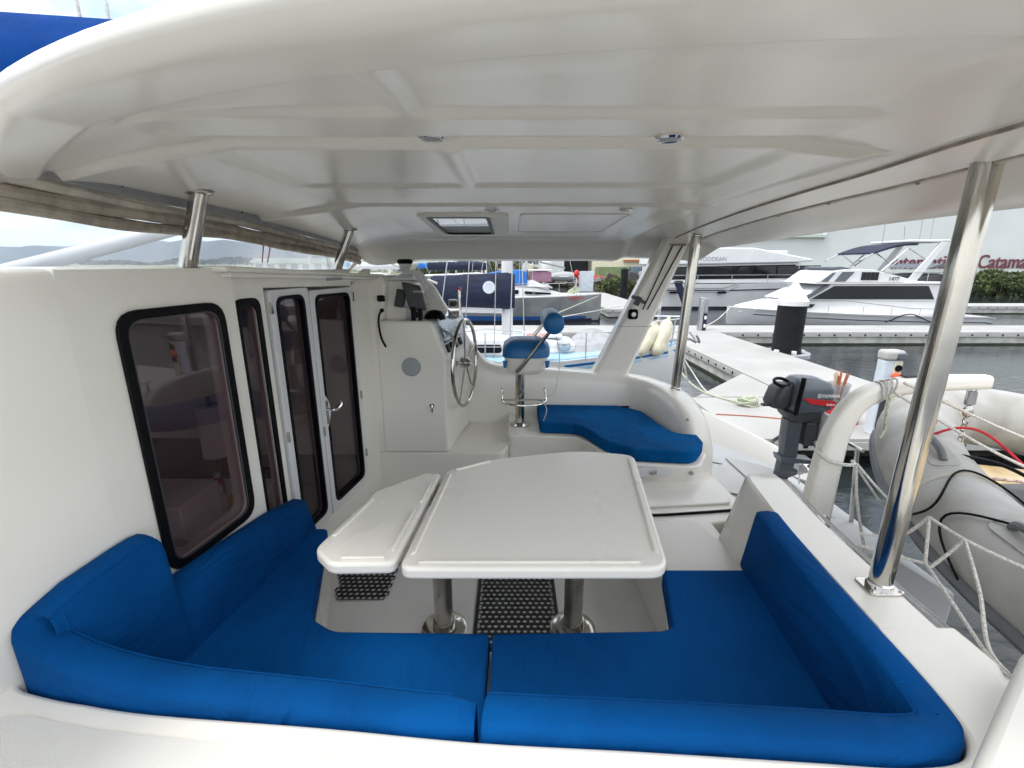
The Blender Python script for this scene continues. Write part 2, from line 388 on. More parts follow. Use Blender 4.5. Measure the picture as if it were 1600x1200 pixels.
# --- near coaming deck (foreground)
OUT = [(-1.146, 1.12), (-1.166, 1.0), (-1.180, .94), (-1.184, .90), (-1.160, .868), (-1.09, .848), (-.98, .828), (-.80, .803), (-.41, .773), (-.075, .742), (.26, .724), (.60, .703), (.78, .692), (.90, .702), (.955, .738), (.975, .785), (.99, .90), (1.0, 1.05)]
OUTS = [(p.x, p.y) for p in catmull([(x, y, 0) for x, y in OUT], 5)]
dk = [(x + (-.006 if x < 0 else .006) * (1 if abs(x) > 1 else 0), y - .006) for x, y in OUTS]
deck_poly = dk + [(1.02, 1.05), (1.224, 1.05), (1.224, -.6), (-2.6, -.6), (-2.6, 1.12)]
mb().prism(deck_poly, -.05, .603).build('side_deck', 'gelcoat', boat, bevel=.012, seg=3)
pad = [(p[0] * .985, p[1] - .06) for p in OUTS if -1.1 < p[0] < .0]
mb().prism(rpoly([(-1.35, .76, .05)] + [(p[0], p[1], 0) for p in pad[::4]] + [(-.045, .655, .03), (-.045, -.3, .03), (-1.9, -.3, .03), (-1.9, .62, .1)], .0), .6031, .6065).build('nonskid_panel', 'nonskid', boat)
mb().prism(rpoly([(.0, .645, .04), (.42, .627, .04), (.80, .615, .1), (.86, .3, .04), (.86, -.3), (.0, -.3)], .03), .6031, .6065).build('nonskid_panel', 'nonskid', boat)
# raised hatch on the side deck at the bottom of the frame
mb().prism(rpoly([(-.62, .640, .05), (-.30, .618, .05), (-.18, .30), (-.75, .30)], .04), .6065, .622).build('deck_hatch', 'white_paint', boat, bevel=.006)
# near davit foot / seat back at the lower right
mb().add([(.80, .63, .2), (1.16, .875, .2), (1.5, .75, .2), (1.2, .1, .2), (.80, .60, .645), (1.18, .86, .72), (1.54, .72, .74), (1.15, .0, .63)],
         [(3, 2, 1, 0), (4, 5, 6, 7), (0, 1, 5, 4), (1, 2, 6, 5), (2, 3, 7, 6), (3, 0, 4, 7)]).build('davit_foot', 'gelcoat_matt', boat, bevel=.02, seg=3)
# --- aft coaming on the right
rings = []
for y, xi, zt, lean in [(.6, .955, .600, .0), (1.05, 1.00, .602, .02), (1.6, 1.035, .612, .06), (1.86, 1.06, .632, .085), (1.93, 1.08, .632, .085), (1.99, 1.115, .60, .06), (2.03, 1.16, .50, .02), (2.05, 1.17, .30, 0), (2.05, 1.18, .0, 0)]:
    xi2 = xi - lean; xo = 1.168 + .045 * sstep(1.25, 1.9, y)
    rings.append([(xi2, y, -.05), (xi2, y, .3 if zt > .31 else zt - .02), (xi, y, zt - .018), (xi + .014, y, zt), (xo, y, zt + .002), (xo + .012, y, zt - .012), (xo + .014, y, zt - .032), (xo + .04, y, zt - .036), (xo + .055, y, zt - .052), (xo + .06, y, -.05)])
mb().loft(rings).build('aft_coaming', 'gelcoat', boat, angle=48)
mb().tube([(1.212, .78, .588), (1.212, 1.2, .590), (1.232, 1.6, .60), (1.252, 1.85, .612)], .008, 8).build('toe_rail', 'alu', boat)
# rounded bustle outside the coaming
rings = []
for k in range(9):
    a = k / 8; y = 1.5 + .75 * a; h = math.sin(math.pi * a) ** .5 if 0 < a < 1 else .05
    rings.append([(1.25, y, .20), (1.25, y, .30 + .20 * h), (1.31, y, .30 + .19 * h), (1.38 + .02 * h, y, .28 + .10 * h), (1.36, y, .20)])
mb().loft(rings).build('outer_moulding', 'gelcoat', boat, angle=60)
# --- seat lockers (bases)
mb().prism(rpoly([(-1.2, .8), (-.66, .8), (-.66, 1.27, .05), (-.72, 1.36, .08), (-.90, 1.93, .04), (-1.14, 1.93)], .0), 0, .30).build('seat_locker', 'gelcoat', boat, bevel=.01)
mb().box(-.66, .55, .8, 1.255, 0, .30).build('seat_locker', 'gelcoat', boat, bevel=.01)
mb().prism(rpoly([(.55, .8), (1.02, .8), (1.02, 2.06), (1.26, 2.1), (1.26, 2.56), (.63, 2.56, .05), (.63, 1.62), (.55, 1.32, .06)], .0), 0, .30).build('seat_locker', 'gelcoat', boat, bevel=.012)
lid = mb().prism(rpoly([(.66, 1.60), (.985, 1.60), (.985, 1.86), (.93, 2.06), (.66, 2.06)], .03), .3005, .312).build('locker_lid', 'table_white', boat, bevel=.004)
mb().prism(rpoly([(.66, 2.19), (1.20, 2.24), (1.22, 2.34), (1.02, 2.42), (.66, 2.42)], .04), .3005, .315).build('locker_lid', 'gelcoat', boat, bevel=.005)
mb().tube([(.64, 2.115, .306), (.8, 2.125, .306), (1.05, 2.155, .306), (1.20, 2.175, .306)], .008, 6).build('rubber_seal', 'black', boat)
for y0, y1, z0, z1 in [(1.36, 1.41, .10, .25), (1.52, 1.535, .17, .21), (1.60, 1.66, .04, .20)]:
    x0 = .545 + .27 * (y0 - 1.3); 
    mb().add([(x0, y0, z0), (x0 + .012, y1, z0), (x0 + .012, y1, z1), (x0, y0, z1), (x0 + .03, y0, z0), (x0 + .03, y1, z0), (x0 + .03, y1, z1), (x0 + .03, y0, z1)], [(0, 1, 2, 3), (4, 7, 6, 5), (0, 4, 5, 1), (3, 2, 6, 7), (0, 3, 7, 4), (1, 5, 6, 2)]).build('vent', 'alu_grey', boat)
# --- helm platform and starboard seat base
mb().prism(rpoly([(-1.0, 2.89), (-.06, 2.89, .07), (-.02, 3.05), (-.02, 3.7), (-1.0, 3.7)], .0), 0, .325).build('helm_step', 'gelcoat', boat, bevel=.012, seg=3)
mb().prism(rpoly([(-.03, 3.02, .06), (.16, 3.02), (.47, 2.99, .1), (.62, 2.66, .12), (.75, 2.56, .06), (1.12, 2.50, .12), (1.245, 2.70, .1), (1.245, 3.7), (-.03, 3.7)], .0, 6), 0, .40).build('seat_moulding', 'gelcoat', boat, bevel=.012, seg=3)
mb().prism(rpoly([(.60, 2.52, .08), (1.20, 2.42, .14), (1.31, 2.68, .12), (1.31, 3.2), (.60, 3.2)], .0, 6), .02, .245).build('plinth', 'gelcoat', boat, bevel=.03, seg=4)
mb().box(.74, .97, 2.515, 2.562, .335, .385).build('locker_door', 'white_paint', boat, bevel=.003)
mb().box(.83, .87, 2.508, 2.516, .35, .372).build('latch', 'stainless', boat)
mb().lathe([(.013, 0), (.013, .012), (.006, .016)], (1.075, 2.50, .36), 12, 'y').build('knob', 'alu_grey', boat)
# --- starboard coaming swept round the seat
path = catmull([(-.75, 3.56, 1.47), (-.62, 3.56, 1.43), (-.51, 3.56, 1.255), (-.37, 3.56, 1.045), (-.245, 3.56, .865), (-.18, 3.56, .805), (-.07, 3.56, .78), (.25, 3.55, .755), (.62, 3.55, .725), (.88, 3.53, .705), (1.03, 3.42, .69), (1.10, 3.24, .675), (1.13, 3.06, .65), (1.165, 2.90, .585), (1.19, 2.80, .47), (1.20, 2.76, .38)], 4)
rings = []
for i, p in enumerate(path):
    d = path[min(i + 1, len(path) - 1)] - path[max(i - 1, 0)]; d.z = 0; d.normalize(); nrm = Vector((-d.y, d.x, 0))
    wd = .30 if i < 32 else .30 - .006 * (i - 32)
    dr = .015 + .35 * max(0, p.z - .78)
    def Q(o, z): q = p + nrm * o; return (q.x, q.y, z)
    rings.append([Q(-.035, .12), Q(-.02, p.z - .08), Q(-.004, p.z - .025), Q(.02, p.z - .004), Q(.05, p.z), Q(wd - .06, p.z - dr), Q(wd - .015, p.z - dr - .02), Q(wd, p.z - dr - .06), Q(wd + .02, .0)])
mb().loft(rings).build('coaming', 'gelcoat', boat, angle=60)
mb().lathe([(.013, 0), (.013, .006), (.004, .007)], (1.13, 2.785, .60), 10, 'y').build('snap', 'stainless', boat)

# --- cabin: bulkhead, doors, window
def brect(y0, y1, z0, z1, r, n=5): return rpoly([(y0, z0), (y1, z0), (y1, z1), (y0, z1)], r, n)
wo = brect(1.275, 1.676, .583, 1.442, .075); wi = brect(1.303, 1.644, .613, 1.414, .055)
# wall with a real opening for the window: ring between window outline and panel edge
def ring_to(rect, poly):   # project rounded polygon points outward onto a rectangle's border
    y0, y1, z0, z1 = rect; cy_ = sum(p[0] for p in poly) / len(poly); cz_ = sum(p[1] for p in poly) / len(poly); res = []
    iy0, iy1 = min(p[0] for p in poly), max(p[0] for p in poly); iz0, iz1 = min(p[1] for p in poly), max(p[1] for p in poly)
    for p in poly:
        u = (p[0] - iy0) / (iy1 - iy0) * 2 - 1; v = (p[1] - iz0) / (iz1 - iz0) * 2 - 1
        k = 1 / max(abs(u), abs(v), 1e-6); u *= k; v *= k
        res.append((y0 + (u + 1) / 2 * (y1 - y0), z0 + (v + 1) / 2 * (z1 - z0)))
    return res
wall = mb(); wop = brect(1.30, 1.65, .61, 1.42, .06)
bframe(wall, ring_to((1.16, 1.745, .25, 1.53), wop), wop, -.06, 0)
bprism(wall, [(1.16, 1.53), (1.745, 1.53), (1.745, 1.558), (1.16, 1.558)], -.06, 0)
bprism(wall, [(1.16, 0), (1.745, 0), (1.745, .2501), (1.16, .2501)], -.06, 0)
wall.build('bulkhead', 'gelcoat', boat)
rings = []
for y in [1.16, 1.13, 1.1, 1.06, 1.02, .98, .94, .9, .85, .8, .7, .5, .3, -.3]:
    x = xb(y); rings.append([(x, y, .1), (x, y, 1.53), (x - .004, y, 1.55), (x - .03, y, 1.56), (x - .4, y, 1.565), (x - .4, y, .1)])
mb().loft(rings).build('bulkhead_return', 'gelcoat', boat, angle=60)
bframe(mb(), wo, wi, .0, .012).build('window_frame', 'black', boat, bevel=.003)
bframe(mb(), wi, brect(1.306, 1.640, .617, 1.410, .053), .004, .0122).build('window_gasket', 'dark_grey', boat)
bprism(mb(), brect(1.295, 1.66, .60, 1.43, .06), -.012, -.004).build('window_pane', 'tinted_glass', boat)
# door bay (recessed 25 mm)
fo = brect(1.765, 1.912, .34, 1.44, .045); fi = brect(1.790, 1.885, .37, 1.41, .04)
bay = mb(); REC = -.03
fop = brect(1.782, 1.897, .36, 1.425, .04)
bframe(bay, ring_to((1.745, 1.95, .22, 1.545), fop), fop, REC - .05, REC)
bprism(bay, [(1.95, 1.475), (2.70, 1.450), (2.70, 1.545), (1.95, 1.545)], REC - .05, REC)
bprism(bay, [(2.69, 0), (2.96, 0), (2.96, 1.545), (2.69, 1.449)], REC - .05, REC)
bprism(bay, [(1.745, 0), (2.69, 0), (2.69, .235), (1.745, .22)], REC - .05, REC)
bay.build('door_surround', 'gelcoat', boat, bevel=.003)
bframe(mb(), fo, fi, REC, REC + .008).build('window_frame', 'black', boat, bevel=.002)
bprism(mb(), brect(1.775, 1.905, .35, 1.43, .04), REC - .02, REC - .012).build('window_pane', 'tinted_glass', boat)
def door(y0, y1, z0, zt0, zt1, handle):
    o = [(y0, z0), (y1, z0), (y1, zt1), (y0, zt0)]
    gi = rpoly([(y0 + .040, z0 + .04), (y1 - .038, z0 + .04), (y1 - .038, zt1 - .028), (y0 + .040, zt0 - .04)], .05)
    iy0, iy1 = y0 + .040, y1 - .038
    m_ = mb(); bframe(m_, ring_to((y0, y1, z0, min(zt0, zt1)), gi), gi, REC - .035, REC + .012)
    d = m_.build('door', 'white_paint', boat, bevel=.003)
    gi2 = rpoly([(y0 + .056, z0 + .056), (y1 - .054, z0 + .056), (y1 - .054, zt1 - .044), (y0 + .056, zt0 - .056)], .045)
    bframe(mb(), gi, gi2, REC - .01, REC + .016).build('gasket', 'black', d, bevel=.002)
    bprism(mb(), rpoly([(y0 + .03, z0 + .03), (y1 - .03, z0 + .03), (y1 - .03, zt1 - .025), (y0 + .03, zt0 - .03)], .05), REC - .016, REC - .008).build('pane', 'tinted_glass', d)
    return d
d1 = door(1.962, 2.250, .235, 1.474, 1.464, 0); d2 = door(2.258, 2.682, .235, 1.464, 1.447, 1)
hp = bprism(mb(), rpoly([(2.268, .735), (2.290, .735), (2.322, .79, .05), (2.322, .85, .05), (2.290, .905), (2.268, .905)], .01), REC + .012, REC + .020).build('handle_plate', 'white_paint', d2, bevel=.002)
bprism(mb(), brect(2.277, 2.292, .75, .88, .006), REC + .02, REC + .027).build('lock_case', 'stainless', d2)
mb().tube(catmull([BP(2.286, .83, REC + .02), BP(2.288, .83, REC + .06), BP(2.305, .832, REC + .068), BP(2.345, .84, REC + .066), BP(2.362, .852, REC + .06)], 4), .009, 8).build('handle', 'chrome', d2)
for d, yy in ((d1, 1.965), (d2, 2.678), (d1, 2.252)):
    for zz in ((1.39, .80, .42) if yy != 2.252 else (.72,)):
        bprism(mb(), brect(yy - .006, yy + .006, zz - .025, zz + .025, .003), REC + .010, REC + .020).build('hinge', 'stainless', d)
# sliding hatch overhang along the cabin top
m_ = mb(); bprism(m_, [(1.66, 1.545), (2.97, 1.495), (2.97, 1.510), (1.66, 1.566)], -.05, .055); bprism(m_, [(1.70, 1.525), (2.96, 1.478), (2.96, 1.4955), (1.70, 1.5455)], -.05, .035)
m_.build('hatch_lip', 'gelcoat', boat, bevel=.006)
bprism(mb(), brect(2.33, 2.46, 1.492, 1.504, .004), .035, .050).build('finger_pull', 'alu_grey', boat)
# coachroof and saloon shell
rf = mb(); ys = [-.3, .85, 1.16, 1.745, 2.3, 2.97]
zt = lambda y: 1.565 if y < 1.7 else 1.565 - (y - 1.7) * .042
rings = [[BP(y, zt(y) - .02, -.02 if y > 1.2 else -.3), BP(y, zt(y), -.04 if y > 1.2 else -.32), (-2.6, y, zt(y) - .03), (-3.8, y, zt(y) - .30), (-3.8, y, zt(y) - .34), (-2.6, y, zt(y) - .07), BP(y, zt(y) - .05, -.04 if y > 1.2 else -.3)] for y in ys]
rf.loft(rings).build('coachroof', 'gelcoat', boat, angle=50)
s_ = mb(); s_.box(-3.6, -1.2, .5, 3.6, -.05, 0); s_.box(-3.6, -1.3, .5, .55, 0, 1.5); s_.box(-3.6, -1.0, 3.55, 3.6, 0, .85); s_.box(-3.6, -3.55, .55, 3.55, 0, .85); s_.box(-3.6, -1.0, 3.55, 3.6, 1.2, 1.5); s_.box(-3.6, -3.55, .55, 3.55, 1.13, 1.3)
s_.build('saloon_lining', 'brown_interior', boat)
mb().box(-2.1, -1.22, 1.0, 2.15, 0, .50).build('galley_counter', 'white_plain', boat)
mb().box(-2.6, -1.9, 2.2, 3.4, .0, .42).build('saloon_settee', 'plum', boat, bevel=.03)
mb().box(-2.2, -1.9, .7, 1.9, .72, .75).build('galley_shelf', 'plum', boat)

# starboard part of the cabin top beside the helm
rings = []
for x, z in [(-3.6, 1.15), (-2.4, 1.42), (-1.2, 1.47), (-.95, 1.47), (-.62, 1.44), (-.50, 1.42)]:
    rings.append([(x, 2.92, .3), (x, 2.92, z), (x, 3.0, z + .035), (x, 3.5, z + .03), (x, 3.84, z - .03), (x, 3.9, z - .15), (x, 3.9, .3)])
rings = rings[:4]; mb().loft(rings).build('cabin_side', 'gelcoat', boat, angle=50)

# --- helm console
con = [(-.87, .325), (-.435, .325), (-.437, .80), (-.432, .985), (-.508, 1.205), (-.53, 1.222), (-.87, 1.222)]
shr = lambda x, y: x + (y - 2.9) * .15 * sstep(-.7, -.55, x)
m_ = mb().prism(con, 2.90, 3.56, 'y'); m_.v = [(shr(x, y), y, z) for x, y, z in m_.v]
con_o = m_.build('helm_console', 'gelcoat', boat, bevel=.02, seg=3)
mb().lathe([(.062, 0), (.062, -.006), (.055, -.009), (.053, -.006), (.03, -.0075), (.001, -.008)], (-.655, 2.899, .925), 28, 'y').build('speaker', 'speaker_grey', con_o)
mb().lathe([(.016, 0), (.016, -.006), (.004, -.008)], (-.533, 2.899, .66), 12, 'y').tube([(-.533, 2.892, .665), (-.531, 2.885, .64), (-.533, 2.886, .62)], .007, 6).build('key_switch', 'stainless', con_o)
mb().add([(-.4365, 3.04, .50), (-.4365, 3.17, .50), (-.4365, 3.17, .60), (-.4365, 3.04, .62), (-.425, 3.04, .50), (-.425, 3.17, .50), (-.425, 3.17, .60), (-.425, 3.04, .62)], [(0, 3, 2, 1), (4, 5, 6, 7), (0, 1, 5, 4), (1, 2, 6, 5), (2, 3, 7, 6), (3, 0, 4, 7)]).build('vent_grille', 'alu_grey', con_o, bevel=.004)
# instrument panel on the slanted dash
DX = Vector((-.076, 0, .22)).normalized(); DN = Vector((.22, 0, .076)).normalized()
def DP(y, s, off): q = Vector((-.432 + (y - 2.9) * .15, y, .985)) + DX * s + DN * off; return tuple(q)
def dbox(m_, y0, y1, s0, s1, o0, o1):
    return m_.add([DP(y0, s0, o0), DP(y1, s0, o0), DP(y1, s1, o0), DP(y0, s1, o0), DP(y0, s0, o1), DP(y1, s0, o1), DP(y1, s1, o1), DP(y0, s1, o1)], [(3, 2, 1, 0), (4, 5, 6, 7), (0, 1, 5, 4), (1, 2, 6, 5), (2, 3, 7, 6), (3, 0, 4, 7)])
dbox(mb(), 2.93, 3.52, .0, .225, .0005, .006).build('dash_panel', 'white_paint', con_o)
for k, (ya, sa) in enumerate([(3.00, .155), (3.16, .155), (3.32, .155)]):
    c = mb(); c.M = FR(DP(ya + .03, sa, .006), (0, 1, 0), DX); c.lathe([(.045, 0), (.045, .012), (.038, .016), (.036, .010), (.001, .010)], (0, 0, 0), 20, 'z').build('gauge', 'dark_grey', con_o)
for ya in (2.96, 3.05, 3.14, 3.26): dbox(mb(), ya, ya + .05, .02 if ya != 3.05 else .03, .075, .006, .02).build('switch', 'black', con_o, bevel=.003)
for ya in (2.96, 3.10, 3.24): dbox(mb(), ya, ya + .10, .085, .10, .006, .016).build('switch', 'dark_grey', con_o)
m_ = mb(); dbox(m_, 2.925, 3.50, .10, .245, .035, .038)
m_.add([(-.72, 2.93, 1.2245), (-.72, 3.50, 1.2245), tuple(DP(3.5, .245, .038)), tuple(DP(2.925, .245, .038)), (-.72, 2.93, 1.2275), (-.72, 3.5, 1.2275), tuple(Vector(DP(3.5, .245, .038)) + Vector((0, 0, .003))), tuple(Vector(DP(2.925, .245, .038)) + Vector((0, 0, .003)))], [(3, 2, 1, 0), (4, 5, 6, 7), (0, 1, 5, 4), (1, 2, 6, 5), (2, 3, 7, 6), (3, 0, 4, 7)])
m_.build('dash_cover', 'clear_plastic', con_o)
# raised instrument pod behind the console top
pod = mb().prism([(-.88, 1.215), (-.70, 1.215), (-.63, 1.45), (-.66, 1.475), (-.88, 1.475)], 3.0, 3.54, 'y').build('instrument_pod', 'gelcoat', boat, bevel=.015)
mb().prism([(-.83, 1.4755), (-.63, 1.4755), (-.60, 1.47), (-.60, 1.482), (-.63, 1.488), (-.83, 1.488)], 2.975, 3.45, 'y').build('chart_cover', 'white_paint', pod, bevel=.003)
def podbox(m_, y0, y1, z0, z1, o0, o1):
    f = lambda z, o: -.70 + (z - 1.215) * .07 / .235 + o
    return m_.add([(f(z0, o0), y0, z0), (f(z0, o0), y1, z0), (f(z1, o0), y1, z1), (f(z1, o0), y0, z1), (f(z0, o1), y0, z0 + .01), (f(z0, o1), y1, z0 + .01), (f(z1, o1), y1, z1 + .01), (f(z1, o1), y0, z1 + .01)], [(3, 2, 1, 0), (4, 5, 6, 7), (0, 1, 5, 4), (1, 2, 6, 5), (2, 3, 7, 6), (3, 0, 4, 7)])
disp = mb().add([(-.76, 2.955, 1.31), (-.705, 2.95, 1.30), (-.68, 2.95, 1.41), (-.735, 2.955, 1.42), (-.76, 2.995, 1.31), (-.705, 2.995, 1.30), (-.68, 2.995, 1.41), (-.735, 2.995, 1.42)], [(0, 1, 2, 3), (7, 6, 5, 4), (4, 5, 1, 0), (5, 6, 2, 1), (6, 7, 3, 2), (7, 4, 0, 3)]).build('small_display', 'dark_grey', pod, bevel=.006)
mb().add([(-.695, 2.945, 1.30), (-.655, 2.945, 1.30), (-.63, 2.945, 1.40), (-.67, 2.945, 1.405), (-.695, 2.995, 1.30), (-.655, 2.995, 1.30), (-.63, 2.995, 1.40), (-.67, 2.995, 1.405)], [(0, 1, 2, 3), (7, 6, 5, 4), (4, 5, 1, 0), (5, 6, 2, 1), (6, 7, 3, 2), (7, 4, 0, 3)]).build('small_display', 'alu_grey', pod, bevel=.006)
plo = mb().add([(-.655, 2.93, 1.285), (-.545, 2.93, 1.285), (-.585, 2.93, 1.44), (-.70, 2.93, 1.465), (-.655, 2.975, 1.285), (-.545, 2.975, 1.285), (-.585, 2.975, 1.44), (-.70, 2.975, 1.465)], [(0, 1, 2, 3), (7, 6, 5, 4), (4, 5, 1, 0), (5, 6, 2, 1), (6, 7, 3, 2), (7, 4, 0, 3)]).build('chart_plotter', 'dark_grey', pod, bevel=.01)
text('badge_text', 'RAYMARINE', .014, 'alu', plo, FR((-.625, 2.9285, 1.40), (1, 0, 0), (0, 0, 1)), .0005)
m_ = mb().box(-.645, -.615, 2.92, 2.95, 1.222, 1.31); m_.box(-.60, -.575, 2.92, 2.95, 1.222, 1.30); m_.box(-.615, -.60, 2.925, 2.945, 1.24, 1.28); m_.build('plotter_bracket', 'black', con_o, bevel=.003)
mb().lathe([(.075, 0), (.072, .012), (.06, .035), (.045, .052), (.02, .060), (.001, .061)], (-.51, 3.02, 1.222), 20).build('compass', 'black', con_o)
mb().box(-.845, -.795, 2.885, 2.90, 1.345, 1.385).build('socket', 'black', boat, bevel=.008)
mb().lathe([(.014, 0), (.012, -.02), (.001, -.022)], (-.82, 2.90, 1.29), 10, 'y').tube(catmull([(-.82, 2.88, 1.29), (-.835, 2.872, 1.26), (-.84, 2.87, 1.20), (-.83, 2.87, 1.12), (-.805, 2.872, 1.06)], 5), .007, 7).build('microphone_lead', 'black', boat)
# cockpit-facing wall between bulkhead and console
mb().prism([(-.92, .0), (-.862, .0), (-.862, 1.22), (-.825, 1.225), (-.79, 1.45), (-.81, 1.50), (-.92, 1.50)], 2.905, 3.5, 'y').build('cabin_wall', 'gelcoat', boat, bevel=.012)
# throttle lever
th = mb(); th.lathe([(.07, -.03), (.07, .02), (.055, .045), (.02, .055), (.001, .056)], (-.42, 3.30, 1.26), 20, 'x').build('throttle_base', 'chrome', con_o)
mb().tube([(-.375, 3.26, 1.26), (-.375, 3.255, 1.40)], .008, 6).tube([(-.375, 3.33, 1.26), (-.375, 3.315, 1.40)], .008, 6).tube([(-.375, 3.255, 1.40), (-.375, 3.315, 1.40)], .013, 8).build('throttle_lever', 'chrome', con_o)
mb().tube([(-.375, 3.25, 1.402), (-.375, 3.32, 1.402)], .0155, 8).build('lever_grip', 'red', con_o)
# steering wheel
wc = Vector((-.325, 3.10, .909)); an = R(-10)
W = Matrix.Translation(wc) @ Matrix.Rotation(an, 4, 'Z')
wh = mb(); wh.M = W; wh.tube([(0, .297 * math.cos(a), .297 * math.sin(a)) for a in [2 * math.pi * k / 48 for k in range(48)]], .0125, 10, closed=True)
wheel = wh.build('steering_wheel', 'stainless', boat)
for k in range(5):
    a = 2 * math.pi * k / 5 + math.pi / 2 + .02; s_ = mb(); s_.M = W
    s_.tube([(0, .02 * math.cos(a), .02 * math.sin(a)), (-.0, .295 * math.cos(a), .295 * math.sin(a))], .006, 7).build('spoke', 'stainless', wheel)
s_ = mb(); s_.M = W; s_.lathe([(.02, -.115), (.02, -.03), (.038, -.03), (.038, .02), (.02, .03), (.02, .042), (.001, .043)], (0, 0, 0), 18, 'x').build('hub', 'stainless', wheel)
s_ = mb(); s_.M = W; s_.lathe([(.028, -.09), (.034, -.075), (.034, -.06), (.01, -.05)], (0, 0, 0), 12, 'x').build('brake_knob', 'chrome', wheel)

# --- hardtop
_sn = {}
def near(x):
    P = [(-1.5, 1.35), (-1.3, 1.12), (-1.1, .97), (-.8, .76), (-.5, .595), (-.2, .48), (.2, .405), (.6, .38), (1.1, .42), (1.7, .62)]
    for (a, ya), (b, yb) in zip(P, P[1:]):
        if x <= b: t = max(0, (x - a) / (b - a)); return ya + (yb - ya) * t
    return P[-1][1]
def smoothnear(x):
    k = round(x, 3)
    if k not in _sn: _sn[k] = sum(near(k + d * .05) for d in range(-6, 7)) / 13
    return _sn[k]
def trimx(y): return 1.02 + .075 * (y - .9) + .06 * sstep(.9, 1.6, y)
def roof_z(x, y, d):
    z = 1.868 - .018 * (y - 1.6) ** 2
    z -= .030 * min(1, max(0, (x - .76) / (trimx(y) - .04 - .76)))       # aft slope inside the trim
    z -= .095 * sstep(trimx(y) + .02, trimx(y) + .45, x)              # overhang droops aft
    z -= .050 * min(1, max(0, (-.78 - x) / .36))
    z -= .115 * sstep(3.62, 4.02, y)
    ny = y - smoothnear(x)
    z -= .020 * (1 - sstep(.165, .205, ny)) + .040 * (1 - sstep(0, .42, ny))
    z -= .022 * sstep(1.245, 1.272, y) * (1 - sstep(.86, .98, x)) + .018 * sstep(2.235, 2.262, y) * (1 - sstep(.86, .98, x))   # panels step down towards the far side
    def pan(x0, x1, y0, y1, wx0, wx1, wy0, wy1):
        return sstep(x0, x0 + wx0, x) * (1 - sstep(x1 - wx1, x1, x)) * sstep(y0, y0 + wy0, y) * (1 - sstep(y1 - wy1, y1, y))
    q = 0
    yn = smoothnear(x) + .24
    q = max(q, .8 * pan(-.86, -.21, max(.62, yn), 1.05, .10, .05, .03, .05), pan(-.20, .78, max(.62, yn), 1.06, .012, .10, .03, .05))
    q = max(q, .8 * pan(-.80, -.15, 1.2, 1.83, .10, .05, .01, .06), pan(-.14, .76, 1.2, 1.83, .012, .10, .01, .06))
    q = max(q, pan(-.80, .72, 2.2, 3.60, .12, .12, .01, .08))
    return z + .012 * q
NX, NY = 270, 420
def lin(a, b, n, k=.35):  # denser at both ends
    return [a + (b - a) * ((1 - k) * (i / n) + k * (.5 - .5 * math.cos(math.pi * i / n))) for i in range(n + 1)]
us = lin(0, 1, NX); vs_ = lin(0, 1, NY)
low, top = [], []
for j, v in enumerate(vs_):
    for i, u in enumerate(us):
        yf = 4.14 - .10 * (2 * u - 1) ** 4
        # squircle-ish corners
        cu, cv = abs(2 * u - 1), abs(2 * v - 1)
        xl = -1.27 - .02 * v; xr = 1.66 - .05 * cv ** 3
        x = xl + (xr - xl) * u
        y0 = smoothnear(x); y = y0 + (yf - y0) * v
        k = .05 * (cu * cv) ** 6; x = .2 + (x - .2) * (1 - k); y = 2.2 + (y - 2.2) * (1 - k)
        d = min(u * (xr - xl), (1 - u) * (xr - xl), v * (yf - y0), (1 - v) * (yf - y0))
        zl = roof_z(x, y, d)
        th_ = 0 if d <= 0 else .05 * min(1, math.sqrt(max(0, 1 - (1 - min(d / .045, 1)) ** 2))) + .10 * math.sqrt(max(0, min(1, (d - .10) / .28)))
        # rolled lower edge
        zl += .022 * (1 - min(1, d / .045)) ** 2
        low.append((x, y, zl)); top.append((x, y, zl + th_ if d < .34 else max(zl + th_, 1.97 - .02 * (y - 1.8) ** 2)))
W1 = NX + 1; m_ = mb(); fs = []
off = len(low)
for j in range(NY):
    for i in range(NX):
        a = j * W1 + i
        fs.append((a, a + W1, a + W1 + 1, a + 1)); fs.append((off + a, off + a + 1, off + a + W1 + 1, off + a + W1))
m_.add(low + top, fs)
import bmesh
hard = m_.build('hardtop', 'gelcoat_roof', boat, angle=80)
bm = bmesh.new(); bm.from_mesh(hard.data); bmesh.ops.remove_doubles(bm, verts=bm.verts, dist=.0004); bm.to_mesh(hard.data); bm.free()
def RZ(x, y): return roof_z(x, y, 1)
# trim moulding and track along the aft edge
def strip(xo0, xo1, h0, h1, y0=.62, y1=4.0, n=40):
    rings = []
    for k in range(n + 1):
        y = y0 + (y1 - y0) * k / n; x = trimx(y); z = RZ(x - .03, y)
        rings.append([(x + xo0, y, z + .03), (x + xo0, y, z - h0), (x + xo1, y, z - h1), (x + xo1, y, z + .03)])
    return mb().loft(rings)
strip(-.05, .075, .004, .030).build('edge_moulding', 'gelcoat', hard, bevel=.004)
strip(.0755, .092, .034, .036).build('awning_track', 'beige_canvas', hard)
strip(-.054, -.0505, .006, .007).build('edge_seam', 'brown_canvas', hard)
for y in (1.0, 1.45, 1.9, 2.3, 2.8, 3.3): mb().ell((trimx(y) + .084, y, RZ(trimx(y) - .03, y) - .037), .006, .006, .004, 8, 5).build('screw', 'alu_grey', hard)
for x, y in [(-.195, 1.225), (.372, 1.19), (-.10, 2.36), (.55, 2.34)]:
    z = RZ(x, y)
    l = mb().lathe([(.033, 0), (.034, -.006), (.029, -.010), (.022, -.008)], (x, y, z - .0005), 24).build('downlight', 'chrome', hard)
    mb().lathe([(.022, 0), (.021, -.0085), (.001, -.010)], (x, y, z - .0005), 20).build('lens', 'alu_grey', l)
